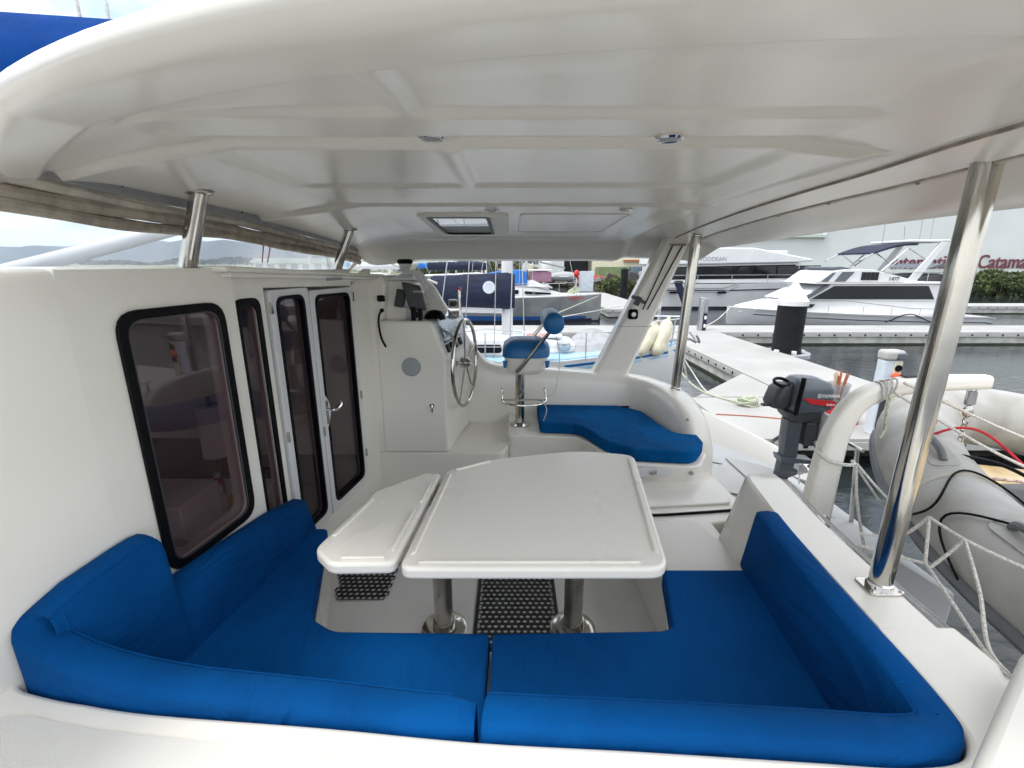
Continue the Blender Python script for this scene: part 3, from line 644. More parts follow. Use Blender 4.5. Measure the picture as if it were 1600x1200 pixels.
# overhead hatch: frame, glass and clear cover to its right
hz_ = RZ(-.2, 2.75)
def sheet(name, poly, dz0, dz1, m, par):
    q = mb().prism(poly, 0, 1); q.v = [(x, y, RZ(x, y) + (dz0 if z < .5 else dz1)) for x, y, z in q.v]; return q.build(name, m, par)
oh = [(-.50, 2.50), (-.02, 2.50), (-.02, 3.42), (-.50, 3.42)]; ih = [(-.46, 2.54), (-.12, 2.54), (-.12, 3.34), (-.46, 3.34)]
o_ = rpoly(oh, .05); i_ = rpoly(ih, .05)
q = mb().frame(o_, i_, 0, 1); q.v = [(x, y, RZ(x, y) + (-.012 if z < .5 else .02)) for x, y, z in q.v]; hf = q.build('overhead_hatch', 'gelcoat_matt', hard, bevel=.003)
q = mb().frame(rpoly(ih, .05), rpoly([(-.44, 2.56), (-.14, 2.56), (-.14, 3.31), (-.44, 3.31)], .045), 0, 1); q.v = [(x, y, RZ(x, y) + (-.014 if z < .5 else .02)) for x, y, z in q.v]; q.build('gasket', 'black', hf)
sheet('hatch_pane', rpoly(ih, .05), -.008, -.003, 'hatch_glass', hf)
q = mb().frame(rpoly([(.04, 2.50), (.62, 2.50), (.62, 3.3), (.04, 3.3)], .06), rpoly([(.05, 2.51), (.61, 2.51), (.61, 3.29), (.05, 3.29)], .05), 0, 1); q.v = [(x, y, RZ(x, y) + (-.005 if z < .5 else .01)) for x, y, z in q.v]; q.build('access_panel', 'gelcoat_roof', hard, bevel=.003)
# front rail and rolled curtain
def FZ(y): return 1.818 - .018 * (y - 1.6) ** 2 - .022 * sstep(1.0, 1.6, y) - .012 * sstep(2.0, 2.6, y)
def frontx(y): return -1.20 - .018 * y
rail = mb(); rings = []
for k in range(31):
    y = 1.08 + 2.75 * k / 30; x = frontx(y) + .05; z = FZ(y) - .012
    rings.append([(x, y, z + .03), (x + .014, y, z + .03), (x + .014, y, z - .018), (x, y, z - .018)])
rail.loft(rings).build('curtain_rail', 'alu_grey', hard, bevel=.003)
for k in range(9):
    y = 1.14 + .32 * k; mb().ell((frontx(y) + .0655, y, FZ(y)), .004, .006, .006, 8, 5).build('screw', 'black', hard)
curt = thing('window_curtain', 'clear vinyl windscreen curtain with brown rolled valance below the hardtop front edge', 'curtain', (-1.25, 2.4, 1.56))
for nm, m, r, dz, dx_ in (('valance_fold', 'beige_canvas', .020, -.040, .03), ('valance_fold', 'brown_canvas', .023, -.072, .025), ('valance_fold', 'brown_canvas', .020, -.103, .02)):
    pts = [(frontx(y) + dx_ + .003 * math.sin(y * 7 + dz * 50), y, FZ(y) + dz + .004 * math.sin(y * 5 + dz * 90)) for y in [1.0 + 2.85 * k / 40 for k in range(41)]]
    mb().tube(pts, [r * .92 * (1 + .06 * math.sin(k * 1.3 + dz * 70)) for k in range(41)], 10).build(nm, m, curt)
rings = []
for k in range(25):
    y = .98 + 2.87 * k / 24; zt_ = FZ(y) - .10; x = frontx(y)
    rings.append([(x, y, zt_), (x + .002, y, zt_), (x - .16, y, 1.50 if y < 2.8 else 1.44), (x - .162, y, 1.50 if y < 2.8 else 1.44)])
mb().loft(rings).build('vinyl_pane', 'clear_vinyl', curt)
for yy, xx in ((.985, 0), (3.845, 0)):
    mb().tube([(frontx(yy) + .004, yy, FZ(yy) - .10), (frontx(yy) - .155, yy + (-.08 if yy < 2 else .02), 1.46)], .014, 8).build('curtain_hem', 'brown_canvas', curt)
m_ = mb().tube([(-1.215, 2.30, FZ(2.3) - .11), (-1.20, 2.295, 1.66), (-1.215, 2.29, 1.58)], .003, 5).tube([(-1.215, 2.36, FZ(2.3) - .11), (-1.205, 2.365, 1.65), (-1.215, 2.34, 1.58)], .003, 5)
m_.build('tie_cord', 'terracotta', curt)

# stanchions
def stanchion(b, t, r, foot):
    o = mb().tube([b, t], r, 20).build('stanchion', 'stainless', boat)
    d = (Vector(t) - Vector(b)).normalized()
    p = Vector(t) - d * .003
    mb().lathe([((r * 1.55 if not foot else r * 1.12), 0), ((r * 1.55 if not foot else r * 1.12), -.006), (r * 1.05, -.010)], (t[0], t[1], t[2]), 18).build('top_plate', 'stainless', o)
    if foot:
        mb().prism(rrect(b[0] - .052, b[0] + .048, b[1] - .042, b[1] + .042, .02), b[2] - .004, b[2] + .006).build('base_plate', 'stainless', o, bevel=.002)
        mb().lathe([(r * 1.2, 0), (r * 1.15, .022), (r * 1.02, .026)], b, 20).build('collar', 'chrome', o)
        for sx in (-1, 1): mb().ell((b[0] + sx * .043, b[1] - .03, b[2] + .007), .008, .008, .004, 10, 5).build('bolt', 'chrome', o)
    return o
stanchion((1.132, 1.20, .607), (1.150, 1.20, RZ(1.14, 1.2) - .012), .031, 1)
stanchion((1.225, 3.30, .655), (1.275, 3.30, RZ(1.26, 3.3) - .02), .035, 1)
stanchion((-1.166, 1.66, 1.50), (-1.062, 1.66, RZ(-1.062, 1.66) + .002), .028, 0)
stanchion((-1.112, 2.88, 1.46), (-.972, 2.88, RZ(-.972, 2.88) + .002), .027, 0)
# raked hardtop pillar with cable clutch
rings = []
for s in [k / 8 for k in range(9)]:
    x0 = .64 + .53 * s; x1 = .94 + .44 * s; z = .66 + 1.14 * s
    rings.append([(x0, 3.64, z), (x0 + .03, 3.60, z), (x1 - .03, 3.60, z), (x1, 3.64, z), (x1 - .02, 3.80, z), (x0 + .02, 3.80, z)])
pil = mb().loft(rings).build('hardtop_pillar', 'gelcoat', boat, bevel=.008)
def PP(s, f, off=.0): return (.64 + .53 * s + (.30 - .09 * s) * f, 3.60 - off, .66 + 1.14 * s)
for f0, f1 in ((.40, .42), (.74, .66)):
    mb().tube([PP(.50, .46 if f0 < .5 else .60, .012), PP(.93, f0, .008)], .005, 5).build('control_line', 'black', pil)
mb().tube([PP(.925, .30, .008), PP(.925, .86, .008)], .008, 6).build('line_exit', 'alu_grey', pil)
m_ = mb().box(*[v for p in ((.905, .985),) for v in p], 3.555, 3.60, 1.155, 1.235)
m_.build('turning_block', 'black', pil, bevel=.02, seg=3)
mb().lathe([(.018, 0), (.018, -.006), (.001, -.007)], (.945, 3.5545, 1.195), 12, 'y').build('sheave', 'alu', pil)
m_ = mb(); m_.M = Matrix.Translation((.985, 3.59, 1.31)) @ Matrix.Rotation(R(-65), 4, 'Y')
m_.box(-.05, .02, -.012, .012, -.022, .022).box(-.015, .01, -.014, .012, -.06, .06).build('rope_clutch', 'dark_grey', pil, bevel=.004)
mb().add([PP(.38, .0, .001), PP(.38, 1., .001), PP(.384, 1., .001), PP(.384, 0, .001)], [(0, 1, 2, 3)]).build('joint_line', 'alu_grey', pil)

# --- winch and coiled lines on the cabin top by the helm
win = thing('winch', 'white winch with black top and coiled sheets on cabin corner above helm', 'winch', (-.70, 3.08, 1.50))
mb().lathe([(.05, 0), (.05, .02), (.036, .03), (.032, .06), (.042, .085), (.042, .095)], (-.70, 3.08, 1.48), 18).build('drum', 'white_paint', win)
mb().lathe([(.046, .0), (.052, .012), (.05, .024), (.035, .030), (.001, .031)], (-.70, 3.08, 1.575), 18).build('winch_top', 'black', win)
random.seed(5)
for k in range(6):
    o = .012 * k
    pts = catmull([(-.735 + o, 3.03, 1.53 + .006 * (k % 3)), (-.69 + o, 3.01 - .004 * k, 1.545 - .004 * k), (-.64 + o, 3.0, 1.52), (-.585 + o, 2.99, 1.46 - .008 * k), (-.55 + o * .8, 2.985, 1.39 + .008 * k), (-.545 + o * .6, 2.98, 1.345 + .01 * (k % 2))], 5)
    mb().tube(pts, .007, 6).build('sheet_rope', 'rope_white', win)
mb().tube([(-.545 + .028 * math.sin(a), 2.985, 1.36 + .04 * math.cos(a)) for a in [2 * math.pi * k / 20 for k in range(20)]], .005, 6, closed=True).build('rope_loop', 'rope', win)

# --- cockpit table
tb = thing('cockpit_table', 'white moulded cockpit table with folding side leaf on two stainless legs', 'table', (0, 1.6, 0))
TP = [(-.338, 1.165, .04), (.468, 1.165, .07), (.578, 2.0, .06), (.33, 2.058, .5), (-.09, 1.955, .5), (-.287, 1.835, .06)]
LP = [(-.628, 1.262, .06), (-.548, 1.185, .06), (-.355, 1.19, .03), (-.304, 1.80, .02), (-.375, 1.808, .03), (-.545, 1.645, .10)]
def inset(poly, d):
    c = Vector((sum(p[0] for p in poly) / len(poly), sum(p[1] for p in poly) / len(poly))); res = []
    L = len(poly)
    for i in range(L):
        p, a, b = [Vector(q[:2]) for q in (poly[i], poly[i - 1], poly[(i + 1) % L])]
        e1, e2 = (p - a).normalized(), (b - p).normalized(); n1, n2 = Vector((-e1.y, e1.x)), Vector((-e2.y, e2.x))
        if (c - p).dot(n1 + n2) < 0: n1, n2 = -n1, -n2
        k = d / max(.3, 1 + n1.dot(n2)); q = p + (n1 + n2) * k
        res.append((q.x, q.y, *(poly[i][2:3] if len(poly[i]) > 2 else ())))
    return res
def tabletop(name, poly, rails):
    o = mb().prism(rpoly(poly, .04, 7), .658, .700).build(name, 'table_white', tb, bevel=.012, seg=4)
    pin = inset(poly, .020); pin2 = inset(poly, .034)
    for i, (s0, s1) in rails.items():
        a, b = Vector(pin[i][:2]), Vector(pin[(i + 1) % len(pin)][:2]); c, d = Vector(pin2[i][:2]), Vector(pin2[(i + 1) % len(pin2)][:2])
        q = [a.lerp(b, s0), a.lerp(b, s1), c.lerp(d, s1), c.lerp(d, s0)]
        mb().prism([tuple(p) for p in q], .6995, .7075).build('fiddle_rail', 'table_white', o, bevel=.004, seg=3)
    return o
tt = tabletop('tabletop', TP, {0: (.04, .92), 1: (.06, .96), 4: (.1, .9), 5: (.06, .94)})
lf = tabletop('side_leaf', LP, {1: (.1, .92), 2: (.06, .5), 3: (0, 0), 5: (.15, .85)})
mb().prism([tuple(p) for p in [(-.338, 1.55), (-.326, 1.70), (-.337, 1.70), (-.349, 1.55)]], .6995, .7075).build('fiddle_rail', 'table_white', lf, bevel=.003)
for y in (1.28, 1.72): mb().tube([(-.345 + (y - 1.18) * .08, y - .04, .664), (-.345 + (y - 1.18) * .08, y + .04, .664)], .006, 6).build('hinge', 'stainless', tb)
for x in (-.302, .270):
    l = mb().lathe([(.041, .012), (.041, .658)], (x, 1.69, 0), 24).build('leg', 'brushed', tb)
    mb().lathe([(.100, .0005), (.100, .006), (.094, .010), (.050, .012), (.047, .05), (.041, .052)], (x, 1.69, 0), 28).build('base_flange', 'stainless', l)
    for k in range(4): a = math.pi / 4 + k * math.pi / 2; mb().ell((x + .074 * math.cos(a), 1.69 + .074 * math.sin(a), .010), .008, .008, .004, 10, 5).build('bolt', 'chrome', l)
    mb().lathe([(.075, .645), (.075, .658)], (x, 1.69, 0), 20).build('top_flange', 'alu_grey', l)

# --- perforated rubber mats
def mat_holes(name, x0, y0, nx, ny, p, label, clip=None):
    v, f = [], []; r = p * .37; T = .010; n = 8
    for j in range(ny):
        for i in range(nx):
            if clip and not clip(x0 + i * p, y0 + j * p): continue
            cx, cyy = x0 + (i + .5 + (.25 if j % 2 else -.25)) * p, y0 + (j + .5) * p
            X0, X1 = x0 + (i + (.25 if j % 2 else -.25)) * p, x0 + (i + 1 + (.25 if j % 2 else -.25)) * p
            sq = [(X0, y0 + j * p), ((X0 + X1) / 2, y0 + j * p), (X1, y0 + j * p), (X1, cyy), (X1, y0 + (j + 1) * p), ((X0 + X1) / 2, y0 + (j + 1) * p), (X0, y0 + (j + 1) * p), (X0, cyy)]
            b = len(v)
            for q in sq: v.append((*q, .006))
            for k in range(n):
                a = math.atan2(sq[k][1] - cyy, sq[k][0] - cx); v.append((cx + r * math.cos(a), cyy + r * math.sin(a), .006))
            for k in range(n):
                a = math.atan2(sq[k][1] - cyy, sq[k][0] - cx); v.append((cx + r * math.cos(a), cyy + r * math.sin(a), .001))
            for k in range(n):
                l = (k + 1) % n
                f += [(b + k, b + l, b + n + l, b + n + k), (b + n + k, b + n + l, b + 2 * n + l, b + 2 * n + k)]
    m_ = mb().add(v, f)
    if not clip:
        X0, X1, Y0, Y1 = x0 - p * .25, x0 + (nx + .25) * p, y0, y0 + ny * p
        m_.frame(rrect(X0 - .012, X1 + .012, Y0 - .012, Y1 + .012, .012), rrect(X0 + .004, X1 - .004, Y0 + .004, Y1 - .004, .001), .001, .0065)
    o = m_.build(name, 'black_matt'); tag(o, label, 'mat'); return o
mat_holes('rubber_mat', -.152, 1.42, 12, 22, .0290, 'black perforated rubber mat on sole between the table legs')
mat_holes('rubber_mat', -.93, 1.86, 11, 12, .0290, 'black perforated rubber mat corner on sole under the table leaf', clip=lambda x, y: x > -.95 + (2.2 - y) * .25)

# --- cushions
def sub_cushion(name, poly, z0, z1, label, r=.028, m='blue_fabric'):
    o = mb().prism(poly, z0, z1).build(name, m, None, bevel=r, seg=4, angle=60); tag(o, label, 'cushion'); return o
IN = lambda d: [(x, y) for x, y in OUTS]
def off_path(pts, d):
    res = []
    for i, p in enumerate(pts):
        a = Vector(pts[max(i - 1, 0)][:2]); b = Vector(pts[min(i + 1, len(pts) - 1)][:2]); t = (b - a).normalized(); n = Vector((-t.y, t.x))
        res.append((p[0] + n.x * d, p[1] + n.y * d))
    return res
inner = off_path(OUTS, .094)
polyL = rpoly([(-1.035, 1.885, 0), (-1.075, 1.60, 0), (-1.115, 1.25, 0), (-1.12, 1.05, .05), (-1.09, .90, .05), (-.85, .87, 0), (-.080, .81, 0), (-.074, 1.262, .02), (-.60, 1.270, .12), (-.70, 1.33, .10), (-.862, 1.885, .02)], 0, 6)
o = sub_cushion('seat_cushion', polyL, .302, .382, 'blue L-shaped seat cushion beside the cabin window and doors')
polyR = rpoly([(.990, 1.585, .02), (.607, 1.585, .02), (.545, 1.285, .07), (.50, 1.270, .03), (-.066, 1.258, .02), (-.062, .80, 0), (.5, .78, 0), (.80, .77, .04), (.89, .80, .04), (.93, 1.0, 0)], 0, 6)
o = sub_cushion('seat_cushion', polyR, .302, .384, 'blue L-shaped seat cushion under the tall stainless stanchion')
def backrest(name, pts, label, thick=.088, seams=()):
    # pts: (x, y, ztop) along the outer edge; inner side to the left of travel
    rings = []; L = len(pts)
    for i, (x, y, zt) in enumerate(pts):
        a = Vector(pts[max(i - 1, 0)][:2]); b = Vector(pts[min(i + 1, L - 1)][:2]); t = (b - a).normalized(); n = Vector((-t.y, t.x))
        prof = []
        z0 = .365; lean = .03
        e = 1.0 if 0 < i < L - 1 else .82
        c = (0, zt - .0)
        P2 = [(.004, z0), (.0, z0 + .03), (-.0, zt - .024), (.004, zt - .007), (.015, zt - .0), (thick * .5, zt + .003), (thick - .015, zt - .001), (thick - .004, zt - .008), (thick, zt - .026), (thick + lean, z0 + .02), (thick + lean - .008, z0)]
        cz = (z0 + zt) / 2; cd = thick / 2
        for d, z in P2:
            d2 = cd + (d - cd) * e; z2 = cz + (z - cz) * (1 if e == 1 else .93)
            q = Vector((x, y)) + n * d2; prof.append((q.x, q.y, z2))
        rings.append(prof)
    o = mb().loft(rings).build(name, 'blue_fabric', None, angle=70); tag(o, label, 'cushion')
    for k in seams:
        q = rings[k]; mb().tube([Vector(q[i]) + (Vector(q[i]) - Vector((sum(p[0] for p in q) / 11, sum(p[1] for p in q) / 11, q[i][2]))).normalized() * .0008 for i in range(5, 10)], .0013, 5).build('seam', 'blue_fabric_helm', o)
    top = [tuple(Vector(r[7]) + Vector((0, 0, .001))) for r in rings[1:-1]]
    mb().tube(top, .0022, 5).build('piping', 'blue_fabric', o)
    return o
ptsL = [(-1.022, 1.90, .520), (-1.024, 1.89, .528), (-1.05, 1.72, .562), (-1.085, 1.48, .585), (-1.107, 1.32, .596), (-1.122, 1.225, .60), (-1.124, 1.216, .615), (-1.125, 1.211, .74), (-1.126, 1.206, .78), (-1.128, 1.198, .797), (-1.135, 1.17, .80)]
def zL(x, y):
    T = [(0, .80), (.15, .788), (.25, .755), (.32, .715), (.40, .690), (.5, .668), (.72, .645), (1.2, .622), (9, .620)]
    s = (1.15 - y) if (x < -1.14 and y > .865) else .31 + (x + 1.15)
    for (a, za), (b, zb) in zip(T, T[1:]):
        if s <= b: return za + (zb - za) * max(0, s - a) / (b - a)
for x, y in OUTS:
    if x < -.085: ptsL.append((x, y, zL(x, y)))
ptsL.append((-.082, OUTS[[i for i, p in enumerate(OUTS) if p[0] < -.085][-1]][1] - .001, .618))
backrest('backrest_cushion', ptsL, 'blue wraparound backrest cushion curving below the cabin window to the near rim', seams=(20, 40))
ptsR = [(-.068, .742, .628), (-.062, .7415, .632)] + [(x, y, .634 - .012 * sstep(.7, .95, x)) for x, y in OUTS if x > -.055] + [(1.015, 1.25, .622), (1.038, 1.50, .628), (1.050, 1.600, .63), (1.052, 1.612, .625)]
backrest('backrest_cushion', ptsR, 'blue backrest cushion rising beside the aft coaming on the right', seams=(len(ptsR) - 12,))
# helm-side cushion
hc = [(.20, 3.50, .03), (.20, 3.06, .04), (.47, 3.035, .14), (.60, 2.72, .13), (.74, 2.575, .10), (1.10, 2.53, .12), (1.215, 2.70, .05), (1.225, 2.83, .02), (1.09, 2.85, .09), (1.04, 3.05, .1), (1.0, 3.32, .14), (.86, 3.47, .12)]
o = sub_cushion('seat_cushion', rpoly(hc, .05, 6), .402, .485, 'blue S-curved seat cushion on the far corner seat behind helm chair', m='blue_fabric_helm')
mb().tube([(.86, 3.42, .487), (.92, 3.41, .49)], .008, 6).build('strap', 'black', o)

# --- helm seat
hs = thing('helm_seat', 'teal topped helm seat on stainless pedestal with footrest ring', 'seat', (.058, 3.25, .40))
hx, hy = .058, 3.25
mb().lathe([(.075, .401), (.075, .409), (.05, .415), (.040, .42)], (hx, hy, 0), 24).build('pedestal_flange', 'stainless', hs)
mb().lathe([(.034, .41), (.034, .64), (.037, .642), (.037, .66), (.034, .662), (.034, .82)], (hx, hy, 0), 24).build('pedestal', 'stainless', hs)
sb = rpoly([(-.058, 3.08, .10), (.245, 3.08, .13), (.265, 3.26, .05), (.245, 3.42, .13), (-.058, 3.42, .10)], 0, 6)
sb2 = [((p[0] - .1) * .70 + .085, (p[1] - 3.25) * .7 + 3.25) for p in sb]
mb().loft([[(p[0], p[1], .815) for p in sb2], [(((p[0] - .1) * .9 + .1), ((p[1] - 3.25) * .9 + 3.25), .85) for p in sb], [(p[0], p[1], .95) for p in sb]]).build('seat_shell', 'gelcoat', hs, bevel=.01)
sc_ = [((p[0] - .1) * 1.06 + .1, (p[1] - 3.25) * 1.06 + 3.25) for p in sb]
mb().loft([[(p[0], p[1], .945) for p in sc_], [(p[0], p[1], .985) for p in sc_], [((p[0] - .1) * .93 + .1, (p[1] - 3.25) * .93 + 3.25, 1.025) for p in sc_], [((p[0] - .1) * .7 + .1, (p[1] - 3.25) * .7 + 3.25, 1.055) for p in sc_], [((p[0] - .1) * .3 + .1, (p[1] - 3.25) * .3 + 3.25, 1.065) for p in sc_]]).build('seat_cover', 'teal_vinyl', hs, angle=60)
for x in (-.065, .225): mb().prism([(x, .93), (x + .035, .93), (x + .028, .885), (x + .008, .878)], 3.065, 3.075, 'y').build('cover_tab', 'teal_vinyl', hs)
mb().tube([(.03, 3.07, .845), (.06, 3.065, .88), (.285, 3.075, 1.165)], .0125, 10).build('backrest_arm', 'stainless', hs)
mb().tube([(.04, 3.43, .88), (.255, 3.43, 1.165)], .0125, 10).build('backrest_arm', 'stainless', hs)
m_ = mb(); rings = []
for y, r in [(3.03, .02), (3.035, .058), (3.05, .070), (3.10, .074), (3.40, .074), (3.45, .07), (3.47, .03)]: rings.append([(.283 + r * math.cos(a), y, 1.185 + r * 1.02 * math.sin(a)) for a in [2 * math.pi * k / 20 for k in range(20)]])
m_.loft(rings).build('backrest_roll', 'teal_vinyl', hs, angle=60)
ft = [(hx + .16 * math.cos(a) * 1.0 + .03, hy - .02 - .13 * math.sin(a) - .06, .615) for a in [math.pi * k / 18 for k in range(19)]]
fr_ = mb().tube([(ft[0][0], ft[0][1] + .12, .66), (ft[0][0], ft[0][1] + .06, .64)] + ft + [(ft[-1][0], ft[-1][1] + .06, .64), (ft[-1][0], ft[-1][1] + .12, .66)], .009, 8).tube([(ft[0][0], ft[0][1], .618), (ft[-1][0], ft[-1][1], .618)], .008, 8)
fr_.build('footrest_ring', 'stainless', hs)
for q in (ft[0], ft[-1]): mb().ell((q[0], q[1] + .13, .665), .014, .014, .014, 10, 6).build('footrest_knob', 'stainless', hs)
mb().tube(catmull([(.30, 3.06, 1.10), (.325, 3.06, .95), (.315, 3.05, .80), (.285, 3.04, .70), (.22, 3.10, .65), (.245, 3.06, .58), (.225, 3.08, .49)], 6), .003, 5).build('kill_cord', 'rope_white', hs)

# --- interior items seen through the window (each lies on the counter)
o = mb().lathe([(.055, 0), (.055, .24), (.018, .24), (.018, .0)], (-1.36, 1.95, .72), 20).build('paper_towel_roll', 'paper'); tag(o, 'white paper towel roll hanging inside behind the tinted cabin window', 'paper towel')
mb().tube([(-1.36, 1.95, .50), (-1.36, 1.95, 1.0)], .008, 6).build('towel_holder', 'alu_grey', boat)
o = mb().box(-1.58, -1.27, 1.56, 1.80, .501, .67).build('storage_box', 'paper', None, bevel=.008); tag(o, 'white storage box on the counter behind lower cabin window', 'box')
for x, y, h, m, lb in [(-1.30, 1.835, .10, 'cream', 'small cream pump bottle behind the cabin window'), (-1.36, 1.92, .12, 'red', 'red sauce bottle behind the cabin window'), (-1.30, 1.97, .17, 'paper', 'white bottle with red cap behind the cabin window'), (-1.27, 1.89, .06, 'yellow', 'small yellow bottle behind the cabin window')]:
    t_ = thing('bottle', lb, 'bottle', (x, y, .501))
    mb().lathe([(.026, 0), (.026, h * .72), (.012, h * .88), (.012, h)], (x, y, .501), 14).build('body', m, t_)
    mb().lathe([(.014, 0), (.014, .025), (.001, .026)], (x, y, .501 + h), 12).build('cap', 'red' if 'cap' in lb else 'paper', t_)

# --- boom with blue sail cover above the hardtop
bo = thing('boom', 'own boom under royal blue sail cover above the hardtop', 'boom', (-1.6, 2.05, 2.1))
rings = []
for x, zb, zt_, wd in [(-6.0, 2.10, 3.0, .20), (-4.0, 2.10, 2.72, .18), (-2.4, 2.10, 2.535, .16), (-1.5, 2.10, 2.48, .15), (-.5, 2.12, 2.46, .13), (.6, 2.15, 2.42, .10)]:
    rings.append([(x, 2.05 + wd * math.cos(a) * (1 - .35 * max(0, math.sin(a))), (zb + zt_) / 2 + (zt_ - zb) / 2 * math.sin(a)) for a in [2 * math.pi * k / 16 for k in range(16)]])
mb().loft(rings).build('sail_cover', 'blue_sailcover', bo)
mb().tube([(-6, 2.05, 2.13), (1.0, 2.05, 2.14)], .06, 12).build('spar', 'alu', bo)
for x in (-1.66, -1.55, -1.0): mb().tube([(x, 2.05, 2.47), (x + .05 * (x + 1.6), 2.05, 6.0)], .006, 5).build('lazy_jack', 'rope_white', bo)

# --- davit
dv = thing('davit', 'white curved davit arm rising behind the aft coaming', 'davit', (1.63, 2.15, 0))
cp = catmull([(1.59, 2.15, -.10), (1.598, 2.15, .30), (1.612, 2.15, .60), (1.635, 2.15, .78), (1.70, 2.15, .91), (1.83, 2.15, .982), (2.05, 2.15, 1.01), (2.32, 2.15, 1.018)], 5); rings = []
for i, p in enumerate(cp):
    d = (cp[min(i + 1, len(cp) - 1)] - cp[max(i - 1, 0)]).normalized(); n = Vector((-d.z, 0, d.x)); s = i / (len(cp) - 1)
    hw = .074 - .040 * s; hy_ = .055 - .022 * s
    rings.append([tuple(p + n * (hw * a) + Vector((0, hy_ * b, 0))) for a, b in ((-1, -.6), (-.6, -1), (.6, -1), (1, -.6), (1, .6), (.6, 1), (-.6, 1), (-1, .6))])
mb().loft(rings).build('arm', 'gelcoat', dv, bevel=.012, seg=3)
mb().box(1.9, 2.3, 2.13, 2.17, 1.044, 1.048).build('arm_slot', 'black', dv)
tk = thing('davit_tackle', 'small steel block tackle hanging from the davit tip above the dinghy', 'tackle', (2.26, 2.15, .7))
mb().prism(rpoly([(2.235, .90), (2.285, .90), (2.28, .97), (2.24, .97)], .01), 2.14, 2.16, 'y').build('upper_block', 'alu_grey', tk, bevel=.004)
mb().ell((2.262, 2.15, .865), .028, .014, .035).build('lower_block', 'stainless', tk)
for dx_ in (-.03, -.012, .015): mb().tube([(2.262 + dx_, 2.15, .985), (2.262 + dx_ * .5, 2.15, .87)], .004, 5).build('fall_line', 'rope_white', tk)
for k in range(4): mb().tube([(2.262 + (.012 * math.cos(a) if k % 2 else 0), 2.15 + (0 if k % 2 else .012 * math.cos(a)), .815 - k * .034 + .022 * math.sin(a)) for a in [2 * math.pi * q / 10 for q in range(10)]], .004, 5, closed=True).build('shackle_link', 'stainless', tk)
mb().tube(catmull([(2.262, 2.15, .69), (2.255, 2.16, .62), (2.27, 2.17, .56)], 4), .012, 6).build('lifting_strop', 'timber', tk)

# --- ropes on davit
def rope(name, label, pts, r=.006, m='rope', sm=6, n=6):
    o = mb().tube(catmull(pts, sm), r, n).build(name, m); tag(o, label, 'rope'); return o
ring_pts = []
rope('rope', 'grey rope loop tied round the davit post', [(1.535, 2.13, .66), (1.56, 2.075, .635), (1.64, 2.07, .615), (1.70, 2.085, .61), (1.715, 2.12, .612)], .009, 'rope')
rope('rope', 'white rope hanging from davit post knot to the coaming', [(1.70, 2.07, .61), (1.71, 2.04, .45), (1.735, 1.98, .25), (1.74, 1.90, .12)], .007, 'rope_white')
rope('rope', 'frayed rope sagging from davit post towards the dinghy bow', [(1.70, 2.07, .605), (1.78, 2.06, .50), (1.86, 2.04, .40), (1.95, 2.0, .345), (2.0, 2.0, .36)], .006, 'rope')
rope('rope', 'taut white line running from davit post down past the stanchion', [(1.70, 2.07, .62), (1.78, 1.99, .51), (1.92, 1.85, .35), (2.02, 1.74, .24)], .006, 'rope_white')
m_ = mb()
for k in range(4): m_.tube([(1.78 + .018 * k, 2.15 + .055 * math.cos(a + k * .2), .962 + .008 * k + .056 * math.sin(a) + .006 * math.cos(3 * a)) for a in [2 * math.pi * q / 18 for q in range(18)]], .005, 6, closed=True)
tag(m_.build('rope', 'rope_white'), 'greenish white rope lashing wound round the davit bend', 'rope')
rope('rope', 'loose rope tail dangling below the davit lashing', [(1.80, 2.08, .96), (1.79, 2.07, .88), (1.80, 2.07, .80), (1.785, 2.07, .76)], .0065, 'rope_green')
rope('rope', 'upper white line from davit lashing to the dinghy far side', [(1.85, 2.08, 1.03), (2.3, 1.95, .82), (2.9, 1.8, .60)], .007, 'rope')
rope('rope', 'lower white line from davit lashing across the dinghy', [(1.82, 2.08, .98), (2.2, 1.9, .74), (2.75, 1.7, .50)], .007, 'rope')
rope('rope', 'long plain line hanging at the right edge of the picture', [(2.05, 1.78, 1.60), (1.98, 1.62, 1.15), (1.95, 1.52, .85), (1.93, 1.43, .55)], .007, 'rope_white', 8)
# --- safety netting ropes right of the stanchion
nets = [([(1.27, 1.47, .62), (1.35, 1.40, .655), (1.40, 1.364, .75)], 'netting rope rising from the coaming to the first net knot'),
        ([(1.40, 1.364, .75), (1.415, 1.30, .738), (1.42, 1.257, .736), (1.46, 1.20, .722), (1.56, 1.07, .70), (1.75, .90, .66)], 'upper net line running to the right along the dinghy tube'),
        ([(1.40, 1.364, .75), (1.37, 1.32, .68), (1.35, 1.29, .625)], 'short vertical net strand below the first knot'),
        ([(1.23, 1.42, .605), (1.29, 1.36, .612), (1.35, 1.29, .625)], 'net strand running from the stanchion foot to the middle knot'),
        ([(1.355, 1.275, .622), (1.39, 1.265, .68), (1.42, 1.257, .736)], 'diagonal net strand between the two upper knots'),
        ([(1.35, 1.285, .625), (1.30, 1.13, .602), (1.24, .98, .592), (1.20, .885, .605)], 'long net strand slanting down to the deck edge'),
        ([(1.42, 1.257, .736), (1.35, 1.12, .66), (1.25, .98, .60), (1.205, .88, .607)], 'right hand net strand from second knot down to the deck')]
for pts, lb in nets: rope('rope', lb, pts, .0052, 'rope')
for p in ((1.50, 1.30, .615), (1.455, 1.25, .42), (1.605, 1.215, .583)): pass
ek = mb().tube(catmull([(1.52, 2.03, .36), (1.545, 1.98, .33), (1.50, 1.93, .40), (1.46, 1.95, .42)], 5), .009, 8).build('mooring_cleat', 'stainless', boat)
mb().tube([(1.44, 2.10, .33), (1.43, 1.90, .30), (1.55, 1.72, .20), (1.56, 1.70, .26), (1.45, 1.92, .36)], .006, 6).build('step_rail', 'stainless', boat)

